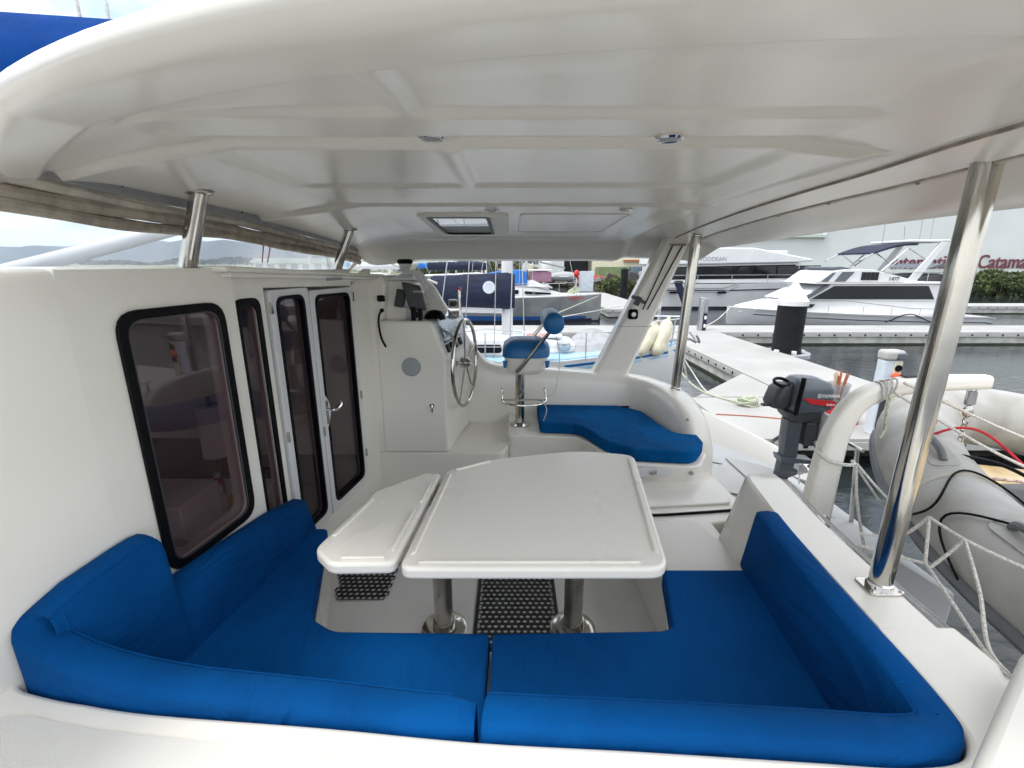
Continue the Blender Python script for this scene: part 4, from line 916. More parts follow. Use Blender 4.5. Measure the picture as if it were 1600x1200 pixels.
# --- dinghy
dg = thing('inflatable_dinghy', 'grey inflatable dinghy slung from the davits at the right', 'dinghy', (2.5, 1.6, .3))
tp = catmull([(1.78, -.9, .40), (1.80, .2, .41), (1.83, 1.0, .435), (1.90, 1.52, .47), (2.04, 1.96, .52), (2.20, 2.28, .58), (2.46, 2.60, .63), (2.82, 2.78, .64), (3.20, 2.70, .60), (3.45, 2.35, .54), (3.55, 1.8, .50), (3.58, 1.2, .45), (3.58, .2, .41), (3.58, -.9, .4)], 6)
mb().tube(tp, .185, 24).build('tube', 'hypalon', dg, angle=80)
# rubbing strake on the outer side of the near tube
sp = []
for i, p in enumerate(tp):
    d = (tp[min(i + 1, len(tp) - 1)] - tp[max(i - 1, 0)]).normalized(); n = Vector((-d.y, d.x, 0)).normalized()
    sp.append(tuple(p + n * .172 + Vector((0, 0, -.075))))
mb().tube(sp, .030, 8).build('rubbing_strake', 'hypalon_dark', dg)
sp2 = [(p[0], p[1], p[2] + .055) for p in sp]
mb().tube(sp2, .008, 6).build('strake_piping', 'hypalon_stain', dg)
for i0 in (22, 37):      # seam bands
    ps = tp[i0:i0 + 2]; mb().tube([tuple(ps[0]), tuple(ps[0].lerp(ps[1], .35))], .187, 24).build('seam_band', 'hypalon_stain', dg, angle=80)
def grip(i, up):
    p = tp[i]; d = (tp[i + 1] - tp[i - 1]).normalized(); n = Vector((-d.y, d.x, 0)).normalized(); u = (n * up + Vector((0, 0, 1))).normalized(); s = d.cross(u)
    pt = mb(); pts = rpoly([(-.15, -.055), (.15, -.055), (.15, .055), (-.15, .055)], .04)
    def Z(a, b, o):
        ang = b / .187; return tuple(p + d * a + (u * math.cos(ang) + s * math.sin(ang)) * (.187 + o))
    n_ = len(pts); pt.add([Z(a, b, -.004) for a, b in pts] + [Z(a, b, .004) for a, b in pts], [tuple(range(n_, 2 * n_))] + [(q, (q + 1) % n_, (q + 1) % n_ + n_, q + n_) for q in range(n_)])
    g = pt.build('handle_patch', 'hypalon', dg)
    mb().tube(catmull([Z(-.10, 0, .0), Z(-.07, 0, .03), Z(.0, 0, .038), Z(.07, 0, .03), Z(.10, 0, .0)], 4), .016, 8).build('grab_handle', 'hypalon_dark', g)
grip(16, .35); grip(25, .2)
mb().prism([(1.85, -.9), (1.98, 1.3), (2.25, 2.15), (2.55, 2.5), (2.85, 2.62), (3.2, 2.5), (3.42, 2.1), (3.5, 1.2), (3.5, -.9)], .34, .37).build('floor', 'stained_floor', dg)
mb().box(2.12, 3.5, 1.85, 2.15, .46, .475).build('thwart', 'grey_grip', dg, bevel=.006)
mb().box(2.12, 3.5, 1.83, 1.852, .37, .477).build('thwart_front', 'white_paint', dg, bevel=.004)
mb().box(2.50, 2.56, 1.826, 1.83, .41, .45).build('maker_plate', 'container_green', dg)
mb().tube([(2.28, 2.13, .33), (2.272, 2.15, .58)], .018, 8).build('lifting_post', 'timber', dg)
def tube_arc(i, a0, a1, r, name, m, lab, wob=.0):
    p = tp[i]; d = (tp[i + 1] - tp[i - 1]).normalized(); n = Vector((-d.y, d.x, 0)).normalized()
    pts = [tuple(p + (n * math.cos(a) + Vector((0, 0, 1)) * math.sin(a)) * .197 + d * wob * math.sin(3 * a)) for a in [a0 + (a1 - a0) * k / 30 for k in range(31)]]
    o = mb().tube(pts, r, 7).build(name, m); tag(o, lab, 'rope')
tube_arc(18, -.6, 2.6, .005, 'rope', 'black', 'nearer black cord passing over the dinghy tube', .10)
tube_arc(21, -.2, 2.5, .005, 'rope', 'black', 'farther black cord passing over the dinghy tube', -.08)
rope('rope', 'black hose looping inside the dinghy from the tube to the thwart', [(2.1, 2.0, .70), (2.3, 1.95, .66), (2.4, 1.75, .58), (2.42, 1.6, .53), (2.3, 1.52, .53)], .009, 'black')
rope('rope', 'red painter rope draped over the dinghy bow', [(2.02, 2.22, .50), (2.05, 2.20, .64), (2.12, 2.16, .735), (2.22, 2.12, .79), (2.30, 2.05, .77), (2.32, 1.85, .66), (2.33, 1.70, .56)], .0065, 'rope_red')
m_ = mb()
for k in range(5): m_.tube([(2.02 + .03 * math.cos(a + k), 2.10 + .02 * math.sin(2 * a + k), .86 + .04 * math.sin(a) + .012 * k) for a in [2 * math.pi * q / 14 for q in range(14)]], .007, 6, closed=True)
m_.tube(catmull([(2.02, 2.10, .86), (2.0, 2.11, .94), (1.99, 2.12, 1.03)], 4), .007, 6)
tag(m_.build('rope', 'rope_red'), 'knotted red rope bunch hanging under the davit arm', 'rope')
rope('rope', 'pinkish rope lying across the dinghy interior', [(2.30, 2.12, .52), (2.5, 2.0, .55), (2.8, 1.75, .52), (3.0, 1.5, .5)], .007, 'pink_rope')

# --- outboard motor on the stern bracket
ob = thing('outboard_motor', 'grey outboard motor with red stripe clamped on the stern rail', 'outboard motor', (2.03, 3.1, .02))
ox, oy = 2.03, 3.1
def cowl_ring(z, x0, x1, hw): return [(p[0], p[1], z) for p in rpoly([(x0, oy - hw, .05), (x1, oy - hw * .8, .06), (x1, oy + hw * .8, .06), (x0, oy + hw, .05)], 0, 4)]
mb().loft([cowl_ring(.575, 1.95, 2.215, .10), cowl_ring(.60, 1.935, 2.255, .122), cowl_ring(.66, 1.93, 2.265, .128), cowl_ring(.745, 1.935, 2.262, .126), cowl_ring(.79, 1.945, 2.235, .115), cowl_ring(.822, 1.965, 2.15, .09), cowl_ring(.832, 1.99, 2.09, .06)]).build('cowl', 'slate', ob, angle=50)
mb().loft([cowl_ring(.61, 1.80, 1.935, .095), cowl_ring(.64, 1.79, 1.94, .105), cowl_ring(.74, 1.82, 1.945, .105), cowl_ring(.775, 1.86, 1.95, .09)]).build('rear_cowl', 'dark_grey', ob, angle=50)
mb().add([(1.985, oy - .1305, .70), (2.255, oy - .112, .672), (2.255, oy - .112, .628), (2.05, oy - .126, .658), (1.985, oy - .1255, .70), (2.255, oy - .107, .672), (2.255, oy - .107, .628), (2.05, oy - .121, .658)], [(0, 3, 2, 1), (4, 5, 6, 7), (0, 1, 5, 4), (1, 2, 6, 5), (2, 3, 7, 6), (3, 0, 4, 7)]).build('stripe', 'red', ob)
TM = lambda x, z, s: FR((x, oy - .1318 + (x - 1.985) * .07, z), (1, .07, -.02), (0, 0, 1))
text('brand_text', 'YAMAHA', .036, 'white_plain', ob, TM(2.13, .70, 0), .001)
text('model_text', 'Enduro', .024, 'white_plain', ob, TM(2.18, .642, 0), .001)
t_ = mb(); t_.M = FR((2.112, oy - .1325 + .009, .713), (1, .07, 0), (0, 0, 1)); t_.tube([(.014 * math.cos(a), .014 * math.sin(a), 0) for a in [2 * math.pi * k / 16 for k in range(16)]], .002, 5, closed=True)
for k in range(3): a = math.pi / 2 + 2 * math.pi * k / 3; t_.tube([(0, 0, 0), (.013 * math.cos(a), .013 * math.sin(a), 0)], .0016, 5)
t_.build('emblem', 'white_plain', ob)
mb().tube([(1.94, oy - .14, .58), (1.955, oy - .15, .85)], .017, 8).build('tilt_handle', 'black', ob)
m_ = mb(); m_.M = Matrix.Translation((1.87, oy - .02, .79)) ; m_.tube([(.055 * math.cos(a), .05 * math.sin(a), .018 * math.sin(a)) for a in [2 * math.pi * k / 14 for k in range(14)]], .012, 7, closed=True); m_.build('carry_handle', 'black', ob)
mb().box(1.74, 1.83, oy - .04, oy + .0, .615, .632).build('shift_lever', 'dark_grey', ob, bevel=.004)
mb().loft([cowl_ring(.50, 1.97, 2.16, .07), cowl_ring(.55, 1.92, 2.20, .095), cowl_ring(.585, 1.91, 2.22, .10)]).build('lower_pan', 'dark_grey', ob, angle=50)
lg = [[(ox - .055 + s, oy - .05 * q, z), (ox + .055 + s, oy - .05 * q, z), (ox + .065 + s, oy, z), (ox + .055 + s, oy + .05 * q, z), (ox - .055 + s, oy + .05 * q, z), (ox - .065 + s, oy, z)] for z, s, q in [(.51, -.02, 1), (.35, -.02, .95), (.25, -.01, .8), (.14, -.02, .7), (.05, -.03, .6)]]
mb().loft(lg).build('leg', 'slate', ob, angle=50)
mb().prism([(1.93, .23), (2.20, .20), (2.22, .185), (2.19, .17), (1.95, .18)], oy - .06, oy + .06, 'y').build('cavitation_plate', 'slate', ob, bevel=.006)
mb().loft([[(x, oy + r * math.cos(a), .085 + r * math.sin(a)) for a in [2 * math.pi * k / 12 for k in range(12)]] for x, r in [(1.93, .005), (1.95, .03), (2.0, .042), (2.07, .040), (2.11, .025), (2.12, .004)]]).build('gear_case', 'slate', ob)
mb().prism([(1.96, .05), (2.06, .05), (2.04, -.03), (1.99, -.06)], oy - .006, oy + .006, 'y').build('skeg', 'slate', ob, bevel=.003)
pr = mb().lathe([(.022, 2.115), (.022, 2.165), (.006, 2.175)], (0, oy, .085), 12, 'x').build('propeller', 'white_paint', ob)
for k in range(3):
    a = 2 * math.pi * k / 3 + .3; c_, s_ = math.cos(a), math.sin(a); m_ = mb()
    pts = [(.02, -.012), (.05, -.036), (.085, -.032), (.098, 0), (.085, .032), (.05, .032), (.02, .012)]
    P_ = [(2.14 + .5 * t, oy + r * c_ - t * s_, .085 + r * s_ + t * c_) for r, t in pts]
    m_.add(P_ + [(p[0] + .006, p[1], p[2]) for p in P_], [tuple(range(7)), tuple(range(13, 6, -1))] + [(q, (q + 1) % 7, (q + 1) % 7 + 7, q + 7) for q in range(7)]).build('blade', 'white_paint', pr)
m_ = mb(); m_.box(2.09, 2.17, oy - .08, oy + .08, .32, .50); m_.box(2.12, 2.20, oy - .06, oy - .03, .36, .56); m_.box(2.12, 2.20, oy + .03, oy + .06, .36, .56); m_.build('clamp_bracket', 'dark_grey', ob, bevel=.01)
for yy in (-.045, .045): mb().tube([(2.20, oy + yy, .44), (2.27, oy + yy, .43)], .010, 8).tube([(2.27, oy + yy - .03, .43), (2.27, oy + yy + .03, .43)], .006, 6).build('clamp_screw', 'stainless', ob)
ob.scale = (.90, .90, .98)
sr = thing('stern_rail', 'stainless stern rail tubes behind the outboard motor', 'rail', (2.3, 3.1, 0))
mb().tube([(2.14, 3.02, .36), (2.32, 3.02, .02)], .012, 8).build('brace', 'stainless', sr)
mb().tube([(2.12, 3.00, .17), (2.36, 3.04, .30)], .012, 8).build('brace', 'stainless', sr)
mb().tube([(2.24, 2.7, .42), (2.24, 3.6, .42)], .013, 8).build('rail_tube', 'stainless', sr)
mb().tube([(2.24, 2.75, .42), (2.30, 2.75, -.12)], .013, 8).build('post', 'stainless', sr)
mb().tube([(2.24, 3.55, .42), (2.30, 3.55, -.12)], .013, 8).build('post', 'stainless', sr)
mb().box(2.19, 2.215, 2.95, 3.25, .34, .56).build('motor_pad', 'white_paint', sr, bevel=.004)
# guard wire by the far stanchion
rope('rope', 'thin white stay running from the far stanchion down to the dock cleat', [(1.30, 3.45, .93), (1.45, 3.62, .62), (1.56, 3.80, .40)], .008, 'rope_white')
mb().tube([(1.555, 3.81, .15), (1.56, 3.81, .42)], .006, 6).build('guard_stanchion', 'stainless', boat)

# ================================================================== docks
DZ = -.78
def dock(name, label, x0, x1, y0, y1, along, seg=3.0, bolts=True, fm='concrete_side', back=.05):
    d = thing(name, label, 'dock', ((x0 + x1) / 2, (y0 + y1) / 2, WZ))
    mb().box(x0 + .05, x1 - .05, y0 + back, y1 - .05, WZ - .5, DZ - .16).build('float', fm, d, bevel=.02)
    mb().box(x0 + .03, x1 - .03, y0 + back - .02, y1 - .03, WZ - .5, WZ + .07).build('weed_band', 'weed', d, bevel=.03)
    n = max(1, round(((x1 - x0) if along == 'x' else (y1 - y0)) / seg))
    for k in range(n):
        if along == 'x': a, b = x0 + (x1 - x0) * k / n, x0 + (x1 - x0) * (k + 1) / n; q = (a + .006, b - .006, y0, y1)
        else: a, b = y0 + (y1 - y0) * k / n, y0 + (y1 - y0) * (k + 1) / n; q = (x0, x1, a + .006, b - .006)
        mb().box(*q, DZ - .05, DZ).build('deck_slab', 'concrete', d, bevel=.008)
    wl = mb(); wl.frame([(x0 - .02, y0 - .02), (x1 + .02, y0 - .02), (x1 + .02, y1 + .02), (x0 - .02, y1 + .02)], [(x0 + .06, y0 + .06), (x1 - .06, y0 + .06), (x1 - .06, y1 - .06), (x0 + .06, y1 - .06)], DZ - .17, DZ - .052)
    wl.build('waler', 'concrete', d, bevel=.006)
    if bolts:
        m_ = mb(); L = x1 - x0
        for k in range(int((x1 - x0) / .55)):
            x = x0 + .3 + .55 * k; m_.box(x - .03, x + .03, y0 - .035, y0 - .02, DZ - .13, DZ - .075)
        for k in range(int((y1 - y0) / .45)):
            y = y0 + .3 + .45 * k; m_.box(x0 - .035, x0 - .02, y - .025, y + .025, DZ - .13, DZ - .075)
        m_.build('fixing_bolts', 'black', d, kind='stuff')
    return d
dock('floating_dock', 'long floating dock behind the piling with motor yachts beyond', -14, 34, 16.3, 18.2, 'x')
dock('floating_dock', 'finger dock running away from the outboard motor to the far dock', 5.20, 7.45, 8.3, 16.25, 'y', 2.4)
dock('floating_dock', 'near walkway dock carrying the power pedestal', 3.25, 22, 5.95, 8.0, 'x', 2.6, True, 'black_matt', .5)  # float coloured black and set back to stand for the shade under the dock
dock('floating_dock', 'right hand dock behind the stern of the flybridge yacht', 20.5, 60, 27, 29, 'x', 3)
dock('floating_dock', 'pale dock walkway at the bow of the grey sailboat', 5.2, 8.0, 25, 40, 'y', 3)
g_ = mb().prism([(3.4, 8.05), (5.15, 8.05), (5.15, 9.9)], DZ - .05, DZ - .004).build('corner_gusset', 'concrete'); tag(g_, 'triangular concrete gusset joining walkway and finger dock', 'dock')
# piling
pl = thing('piling', 'black piling with white cone cap beside the finger dock', 'piling', (7.85, 12.66, WZ))
mb().lathe([(.36, -2.6), (.36, .50)], (7.72, 12.66, 0), 28).build('pile', 'pile_black', pl)
mb().lathe([(.385, .49), (.39, .61), (.37, .63), (.05, 1.11), (.001, 1.13)], (7.72, 12.66, 0), 28).build('cone_cap', 'white_paint', pl, angle=25)
mb().frame([(7.72 + .62 * c, 12.66 + .62 * s) for c, s in [(math.cos(2 * math.pi * k / 16), math.sin(2 * math.pi * k / 16)) for k in range(16)]], [(7.72 + .43 * c, 12.66 + .43 * s) for c, s in [(math.cos(2 * math.pi * k / 16), math.sin(2 * math.pi * k / 16)) for k in range(16)]], DZ - .16, DZ - .02).build('pile_collar', 'alu', pl, bevel=.02)
for a in (3.6, 4.7, 5.8): mb().box(7.72 + .40 * math.cos(a) - .05, 7.72 + .40 * math.cos(a) + .05, 12.66 + .40 * math.sin(a) - .05, 12.66 + .40 * math.sin(a) + .05, DZ - .02, DZ + .06).build('roller', 'white_paint', pl, bevel=.01)
# power pedestal on the walkway
pw = thing('power_pedestal', 'pale grey shore power pedestal standing on the near dock', 'pedestal', (5.25, 6.2, DZ))
mb().prism(rpoly([(5.10, 6.08, .03), (5.34, 6.08, .03), (5.34, 6.24, .03), (5.10, 6.24, .03)], 0), DZ, .30).build('housing', 'pale_blue', pw, bevel=.01)
mb().prism(rpoly([(5.085, 6.06, .06), (5.36, 6.06, .06), (5.36, 6.26, .06), (5.085, 6.26, .06)], 0), .30, .44).build('cap', 'concrete', pw, bevel=.04, seg=4)
mb().box(5.22, 5.365, 6.052, 6.09, .31, .41).build('cap_front', 'slate', pw, bevel=.02)
mb().box(5.22, 5.33, 6.068, 6.079, -.35, .29).build('socket_panel', 'cream', pw, bevel=.004)
for z in (.20, -.02): mb().lathe([(.045, 0), (.045, -.02), (.03, -.022), (.001, -.012)], (5.275, 6.068, z), 14, 'y').build('socket', 'black', pw)
mb().lathe([(.05, 0), (.05, -.05), (.03, -.06), (.001, -.06)], (5.255, 6.068, .09), 14, 'y').build('plug', 'orange', pw)
mb().box(5.29, 5.335, 6.03, 6.068, .07, .11).build('plug', 'red', pw, bevel=.01)
mb().box(5.13, 5.21, 6.074, 6.0795, -.66, -.25).build('label_plate', 'dark_grey', pw)
# bucket with brushes, crate
bk = thing('bucket', 'clear plastic bucket holding brown brush handles on near dock', 'bucket', (5.15, 7.1, DZ))
mb().lathe([(.13, DZ + .30), (.15, DZ + .56), (.16, DZ + .57), (.16, DZ + .59), (.14, DZ + .59), (.12, DZ + .31)], (5.02, 6.75, 0), 20).build('pail', 'bucket_plastic', bk)
random.seed(3)
for k in range(7):
    a = random.uniform(0, 6.28); q = random.uniform(.02, .09)
    mb().tube([(5.02 + q * .5 * math.cos(a), 6.75 + q * .5 * math.sin(a), DZ + .33), (5.02 + q * 1.5 * math.cos(a), 6.75 + q * 1.5 * math.sin(a), DZ + .72 + .06 * random.random())], .016, 6).build('brush_handle', 'terracotta' if k % 3 else 'paper_beige', bk)
cr_ = thing('crate', 'red plastic crate under the brush bucket on the near dock', 'crate', (5.02, 6.75, DZ))
mb().frame(rrect(4.72, 5.24, 6.5, 7.0, .03), rrect(4.74, 5.22, 6.52, 6.98, .03), DZ, DZ + .27).build('side_wall', 'red', cr_)
mb().box(4.73, 5.23, 6.51, 6.99, DZ, DZ + .02).build('base', 'red', cr_)
mb().box(4.76, 5.20, 6.54, 6.96, DZ + .26, DZ + .298).build('tray', 'dark_grey', cr_, bevel=.01)
m_ = mb()
for k in range(9): m_.tube([(4.05 + (.11 + .02 * math.sin(k * 2.1)) * math.cos(a) * 1.3 + .02 * math.sin(k), 7.5 + (.10 + .02 * math.cos(k * 1.7)) * math.sin(a), DZ + .02 + .014 * k + .02 * math.sin(2 * a + k)) for a in [2 * math.pi * q / 18 for q in range(18)]], .016, 6, closed=True)
tag(m_.build('coiled_rope', 'rope_green'), 'pale green coiled mooring rope on the near dock', 'rope')
rope('rope', 'pale green mooring line sagging from the near dock to the moored sailboat bow', [(4.0, 7.5, DZ + .03), (3.6, 8.3, -.75), (3.45, 9.0, -.55), (3.5, 9.5, -.2)], .016, 'rope_green')
rope('rope', 'second pale mooring line between near dock and sailboat bow', [(4.1, 7.6, DZ + .03), (3.9, 8.6, -.9), (3.8, 9.4, -.6), (3.6, 9.7, -.2)], .014, 'rope_white')
rope('rope', 'thin orange line lying along the near dock', [(3.3, 7.0, DZ + .01), (4.0, 6.85, DZ + .01), (4.9, 6.5, DZ + .01)], .010, 'terracotta')
rope('rope', 'black mooring line stretched over the dock edge to the cat stern', [(2.4, 3.8, -.05), (3.2, 5.2, -.5), (4.3, 6.35, DZ + .05)], .02, 'black')
rope('rope', 'second black mooring line just below the first at dock edge', [(2.45, 3.8, -.12), (3.3, 5.1, -.62), (4.35, 6.15, DZ + .05)], .02, 'black')
ct = thing('dock_cleat', 'black dock cleat holding the stern lines', 'cleat', (4.4, 6.25, DZ))
mb().tube([(4.15, 6.25, DZ + .12), (4.62, 6.25, DZ + .12)], .05, 8).build('horn', 'black', ct)
for x in (4.30, 4.48): mb().box(x - .04, x + .04, 6.2, 6.3, DZ, DZ + .12).build('foot', 'black', ct)
m_ = mb(); random.seed(2)
for k in range(6): m_.tube([(9.9 + .25 * math.cos(a) + .05 * k, 8.0 - .15 + .14 * math.sin(a), DZ + .03 + .02 * k + .05 * abs(math.sin(a * 2 + k))) for a in [2 * math.pi * q / 14 for q in range(14)]], .022, 6, closed=True)
tag(m_.build('coiled_rope', 'black'), 'dark coiled rope on the dock at the right picture edge', 'rope')

# ================================================================== boats moored around
def hull_loft(st, y, m, par, name='hull', angle=40):
    # st: (x, half beam at deck, half beam at waterline, z deck, z bottom)
    rings = []
    for x, b, bw, zd, zb in st:
        zm = (zd + WZ) / 2 + .05; bm_ = b * .55 + bw * .45
        rings.append([(x, y - b, zd), (x, y - bm_, zm), (x, y - bw, WZ), (x, y - bw * .5, zb), (x, y + bw * .5, zb), (x, y + bw, WZ), (x, y + bm_, zm), (x, y + b, zd)])
    return mb().loft(rings).build(name, m, par, angle=angle)
def band(st, y, z0f, z1f, m, par, name, out=.008):
    rings = []
    for x, b, bw, zd, zb in st:
        def hb(z):
            t = (z - WZ) / (zd - WZ); zm = .5 + .05 / (zd - WZ); bm_ = b * .55 + bw * .45
            return bw + (bm_ - bw) * t / zm if t < zm else bm_ + (b - bm_) * (t - zm) / (1 - zm)
        z0, z1 = z0f(x, zd), z1f(x, zd)
        rings.append([(x, y - hb(z0) - out, z0), (x, y - hb(z1) - out, z1), (x, y - hb(z1) + .02, z1), (x, y - hb(z0) + .02, z0)])
    return mb().loft(rings).build(name, m, par)
def deck_from(st, y, m, par, name='deck', rise=.04, inset=.06):
    rings = [[(x, y - max(b - inset, .01), zd - .02), (x, y - max(b - inset, .01), zd + rise), (x, y + max(b - inset, .01), zd + rise), (x, y + max(b - inset, .01), zd - .02)] for x, b, bw, zd, zb in st]
    return mb().loft(rings).build(name, m, par, bevel=.02)

# --- neighbour sailboat with navy sail cover
NYB = 9.6
nb = thing('sailboat', 'moored sailboat with navy sail cover and pale blue deck just beyond helm', 'sailboat', (0, NYB, WZ))
st = [(-6.5, .9, .7, -.25, -1.6), (-4.5, 1.15, .95, -.28, -1.8), (-1.5, 1.35, 1.1, -.26, -1.8), (1.0, 1.15, .85, -.20, -1.7), (2.4, .72, .42, -.13, -1.5), (3.2, .34, .12, -.08, -1.3), (3.55, .06, .01, -.06, -.9)]
hull_loft(st, NYB, 'white_paint', nb)
band(st[3:], NYB, lambda x, zd: zd - .14, lambda x, zd: zd - .085, 'teal_vinyl', nb, 'stripe'); band(st[3:], NYB, lambda x, zd: zd - .21, lambda x, zd: zd - .165, 'light_blue', nb, 'stripe')
deck_from(st, NYB, 'light_blue', nb)
cab = mb().loft([[(x, NYB - w, z0), (x, NYB - w * .85, z1), (x, NYB + w * .85, z1), (x, NYB + w, z0)] for x, w, z0, z1 in [(-3.6, .80, -.22, .18), (-1.5, .85, -.22, .20), (.2, .72, -.2, .14), (1.3, .50, -.16, .02)]]).build('cabin', 'white_paint', nb, bevel=.05, seg=3)
for x0, x1 in [(-2.8, -1.6), (-1.2, -.2)]: mb().prism(rrect(x0, x1, -.10, .06, .06), NYB - .86, NYB - .80, 'y').build('window', 'boat_glass', nb)
mb().prism(rpoly([(-.1, NYB - .30), (1.05, NYB - .28), (1.05, NYB + .28), (-.1, NYB + .3)], .05), .10, .145).build('deck_hatch', 'pale_blue', nb, bevel=.01)
mb().lathe([(.10, .06), (.13, .12), (.13, .20), (.09, .22), (.07, .18)], (1.05, NYB - .55, -.15), 18).build('ventilator', 'alu', nb)
mst = mb().lathe([(.115, -.2), (.115, 9.5)], (-.10, NYB, 0), 16).build('mast', 'white_paint', nb)
mb().box(-.16, -.04, NYB - .30, NYB + .3, -.18, -.02).build('mast_collar', 'pale_blue', nb, bevel=.03)
rings = []
for x, zb, zt_, wd in [(-5.2, .92, 1.16, .10), (-4, .88, 1.22, .14), (-2.6, .80, 1.30, .17), (-1.4, .74, 1.36, .19), (-.5, .70, 1.40, .20), (-.1, .68, 1.42, .20), (.06, .70, 1.38, .14)]:
    rings.append([(x, NYB - .12 + wd * math.cos(a) * (1 - .5 * max(0, math.sin(a))), (zb + zt_) / 2 + (zt_ - zb) / 2 * math.copysign(abs(math.sin(a)) ** .7, math.sin(a))) for a in [2 * math.pi * k / 18 for k in range(18)]])
mb().loft(rings).build('sail_cover', 'navy_canvas', nb)
mb().tube([(-5.3, NYB - .12, .78), (-.2, NYB - .12, .66)], .07, 10).build('boom', 'white_paint', nb)
e_ = mb(); e_.M = FR((-.46, NYB - .318, 1.13), (1, 0, 0), (0, .10, 1)); e_.lathe([(.125, -.03), (.125, .012), (.001, .012)], (0, 0, 0), 24).build('cover_emblem', 'pale_blue', nb)
e_ = mb(); e_.M = FR((-.46, NYB - .331, 1.13), (1, 0, 0), (0, .10, 1)); e_.tube([(.095 * math.cos(a), .095 * math.sin(a), 0) for a in [2 * math.pi * k / 20 for k in range(20)]], .006, 5, closed=True).build('emblem_ring', 'white_plain', nb)
for x0, x1, r in [(-.35, -.38, .009), (-.05, .45, .012), (.25, .02, .010), (-.95, -.9, .008), (-1.5, -.9, .012)]:
    mb().tube([(x0, NYB - .95, -.2), (x1 * .4, NYB - .3, 7)], r, 5).build('shroud', 'alu', nb)
for x in (-1.4, -.5, .45, 1.4, 2.3):
    b_ = 1.2 - .1 * max(0, x) * max(0, x) * .55; mb().tube([(x, NYB - b_, -.22), (x, NYB - b_, .34)], .013, 6).build('lifeline_post', 'alu', nb)
mb().tube([(-3, NYB - 1.2, .33), (-.5, NYB - 1.2, .33), (.45, NYB - 1.19, .33), (1.4, NYB - 1.09, .33), (2.3, NYB - .92, .34), (2.6, NYB - .7, .46)], .006, 5).tube([(-3, NYB - 1.2, .08), (.45, NYB - 1.19, .08), (1.4, NYB - 1.09, .08), (2.3, NYB - .9, .08)], .006, 5).build('lifeline', 'alu', nb)
pp = mb()
for sy in (-1, 1):
    pp.tube(catmull([(2.5, NYB + sy * .62, .46), (3.1, NYB + sy * .40, .48), (3.55, NYB + sy * .16, .50), (3.68, NYB, .50)], 5), .016, 7)
    for x, b_ in ((2.5, .62), (2.95, .45), (3.35, .25)): pp.tube([(x - .05, NYB + sy * b_, -.08), (x, NYB + sy * b_, .47)], .014, 6)
pp.tube(catmull([(2.6, NYB - .60, .20), (3.2, NYB - .36, .22), (3.5, NYB - .16, .24)], 4), .012, 6)
pp.build('pulpit', 'alu', nb)
an_ = mb().tube(catmull([(3.3, NYB - .05, .0), (3.7, NYB - .06, .06), (3.9, NYB - .05, -.02)], 4), .03, 7).tube(catmull([(3.82, NYB - .22, .16), (3.95, NYB - .1, .0), (3.95, NYB + .05, .0), (3.84, NYB + .2, .16)], 4), .025, 6)
an_.build('anchor', 'alu_grey', nb)
for x, z, tilt, lb in [(2.72, .10, .55, 'cream fender leaning at the bow pulpit nearest the pillar'), (3.02, .14, .35, 'fat cream fender tied upright in the bow pulpit')]:
    m_ = mb(); m_.M = Matrix.Translation((x, NYB - .48, z)) @ Matrix.Rotation(tilt, 4, 'Y') @ Matrix.Rotation(-.2, 4, 'X')
    m_.lathe([(.02, -.40), (.08, -.37), (.14, -.28), (.155, -.15), (.155, .15), (.14, .28), (.08, .36), (.04, .38), (.03, .45), (.001, .45)], (0, 0, 0), 16)
    tag(m_.build('fender', 'cream'), lb, 'fender', 'fenders on the neighbour bow')
# crumpled grey cover on the fore deck
random.seed(8); m_ = mb(); rings = []
for i in range(15):
    x = 1.20 + 1.15 * i / 14; a_ = math.sin(math.pi * i / 14) ** .5; ring = []
    for k in range(21):
        s = k / 20; yy = NYB - .60 + 1.1 * s * (1 - .2 * i / 14); h = .40 * a_ * math.sin(math.pi * s) ** .7 * (1 - .45 * i / 14)
        h *= 1 + .25 * math.sin(5 * x + 9 * s) + .12 * math.sin(17 * s + 6 * x) + random.uniform(-.06, .06); ring.append((x + .03 * math.sin(11 * s + i), yy, -.16 + h))
    rings.append(ring)
m_.loft(rings, closed=False); tag(m_.build('deck_cover', 'tarp_grey', angle=80), 'crumpled grey tarpaulin on the foredeck of the neighbour sailboat', 'tarpaulin')
m_ = mb()
for k in range(10): m_.tube([(.28 + .035 * k, NYB - 1.19 + .06 * math.cos(a), .18 + .15 * math.sin(a)) for a in [2 * math.pi * q / 12 for q in range(12)]], .022, 6, closed=True)
tag(m_.build('coiled_rope', 'pink_rope'), 'pinkish rope coil hung on the lifeline behind the helm seat', 'rope')

# --- dark line rack of deck gear near the mast foot
m_ = mb().tube([(-1.5, NYB - .7, .25), (-.5, NYB - .5, .32), (.2, NYB - .4, .25)], .02, 6).tube([(-1.3, NYB - .8, -.1), (-1.1, NYB - .6, .30)], .015, 6); m_.build('handrail', 'alu', nb)

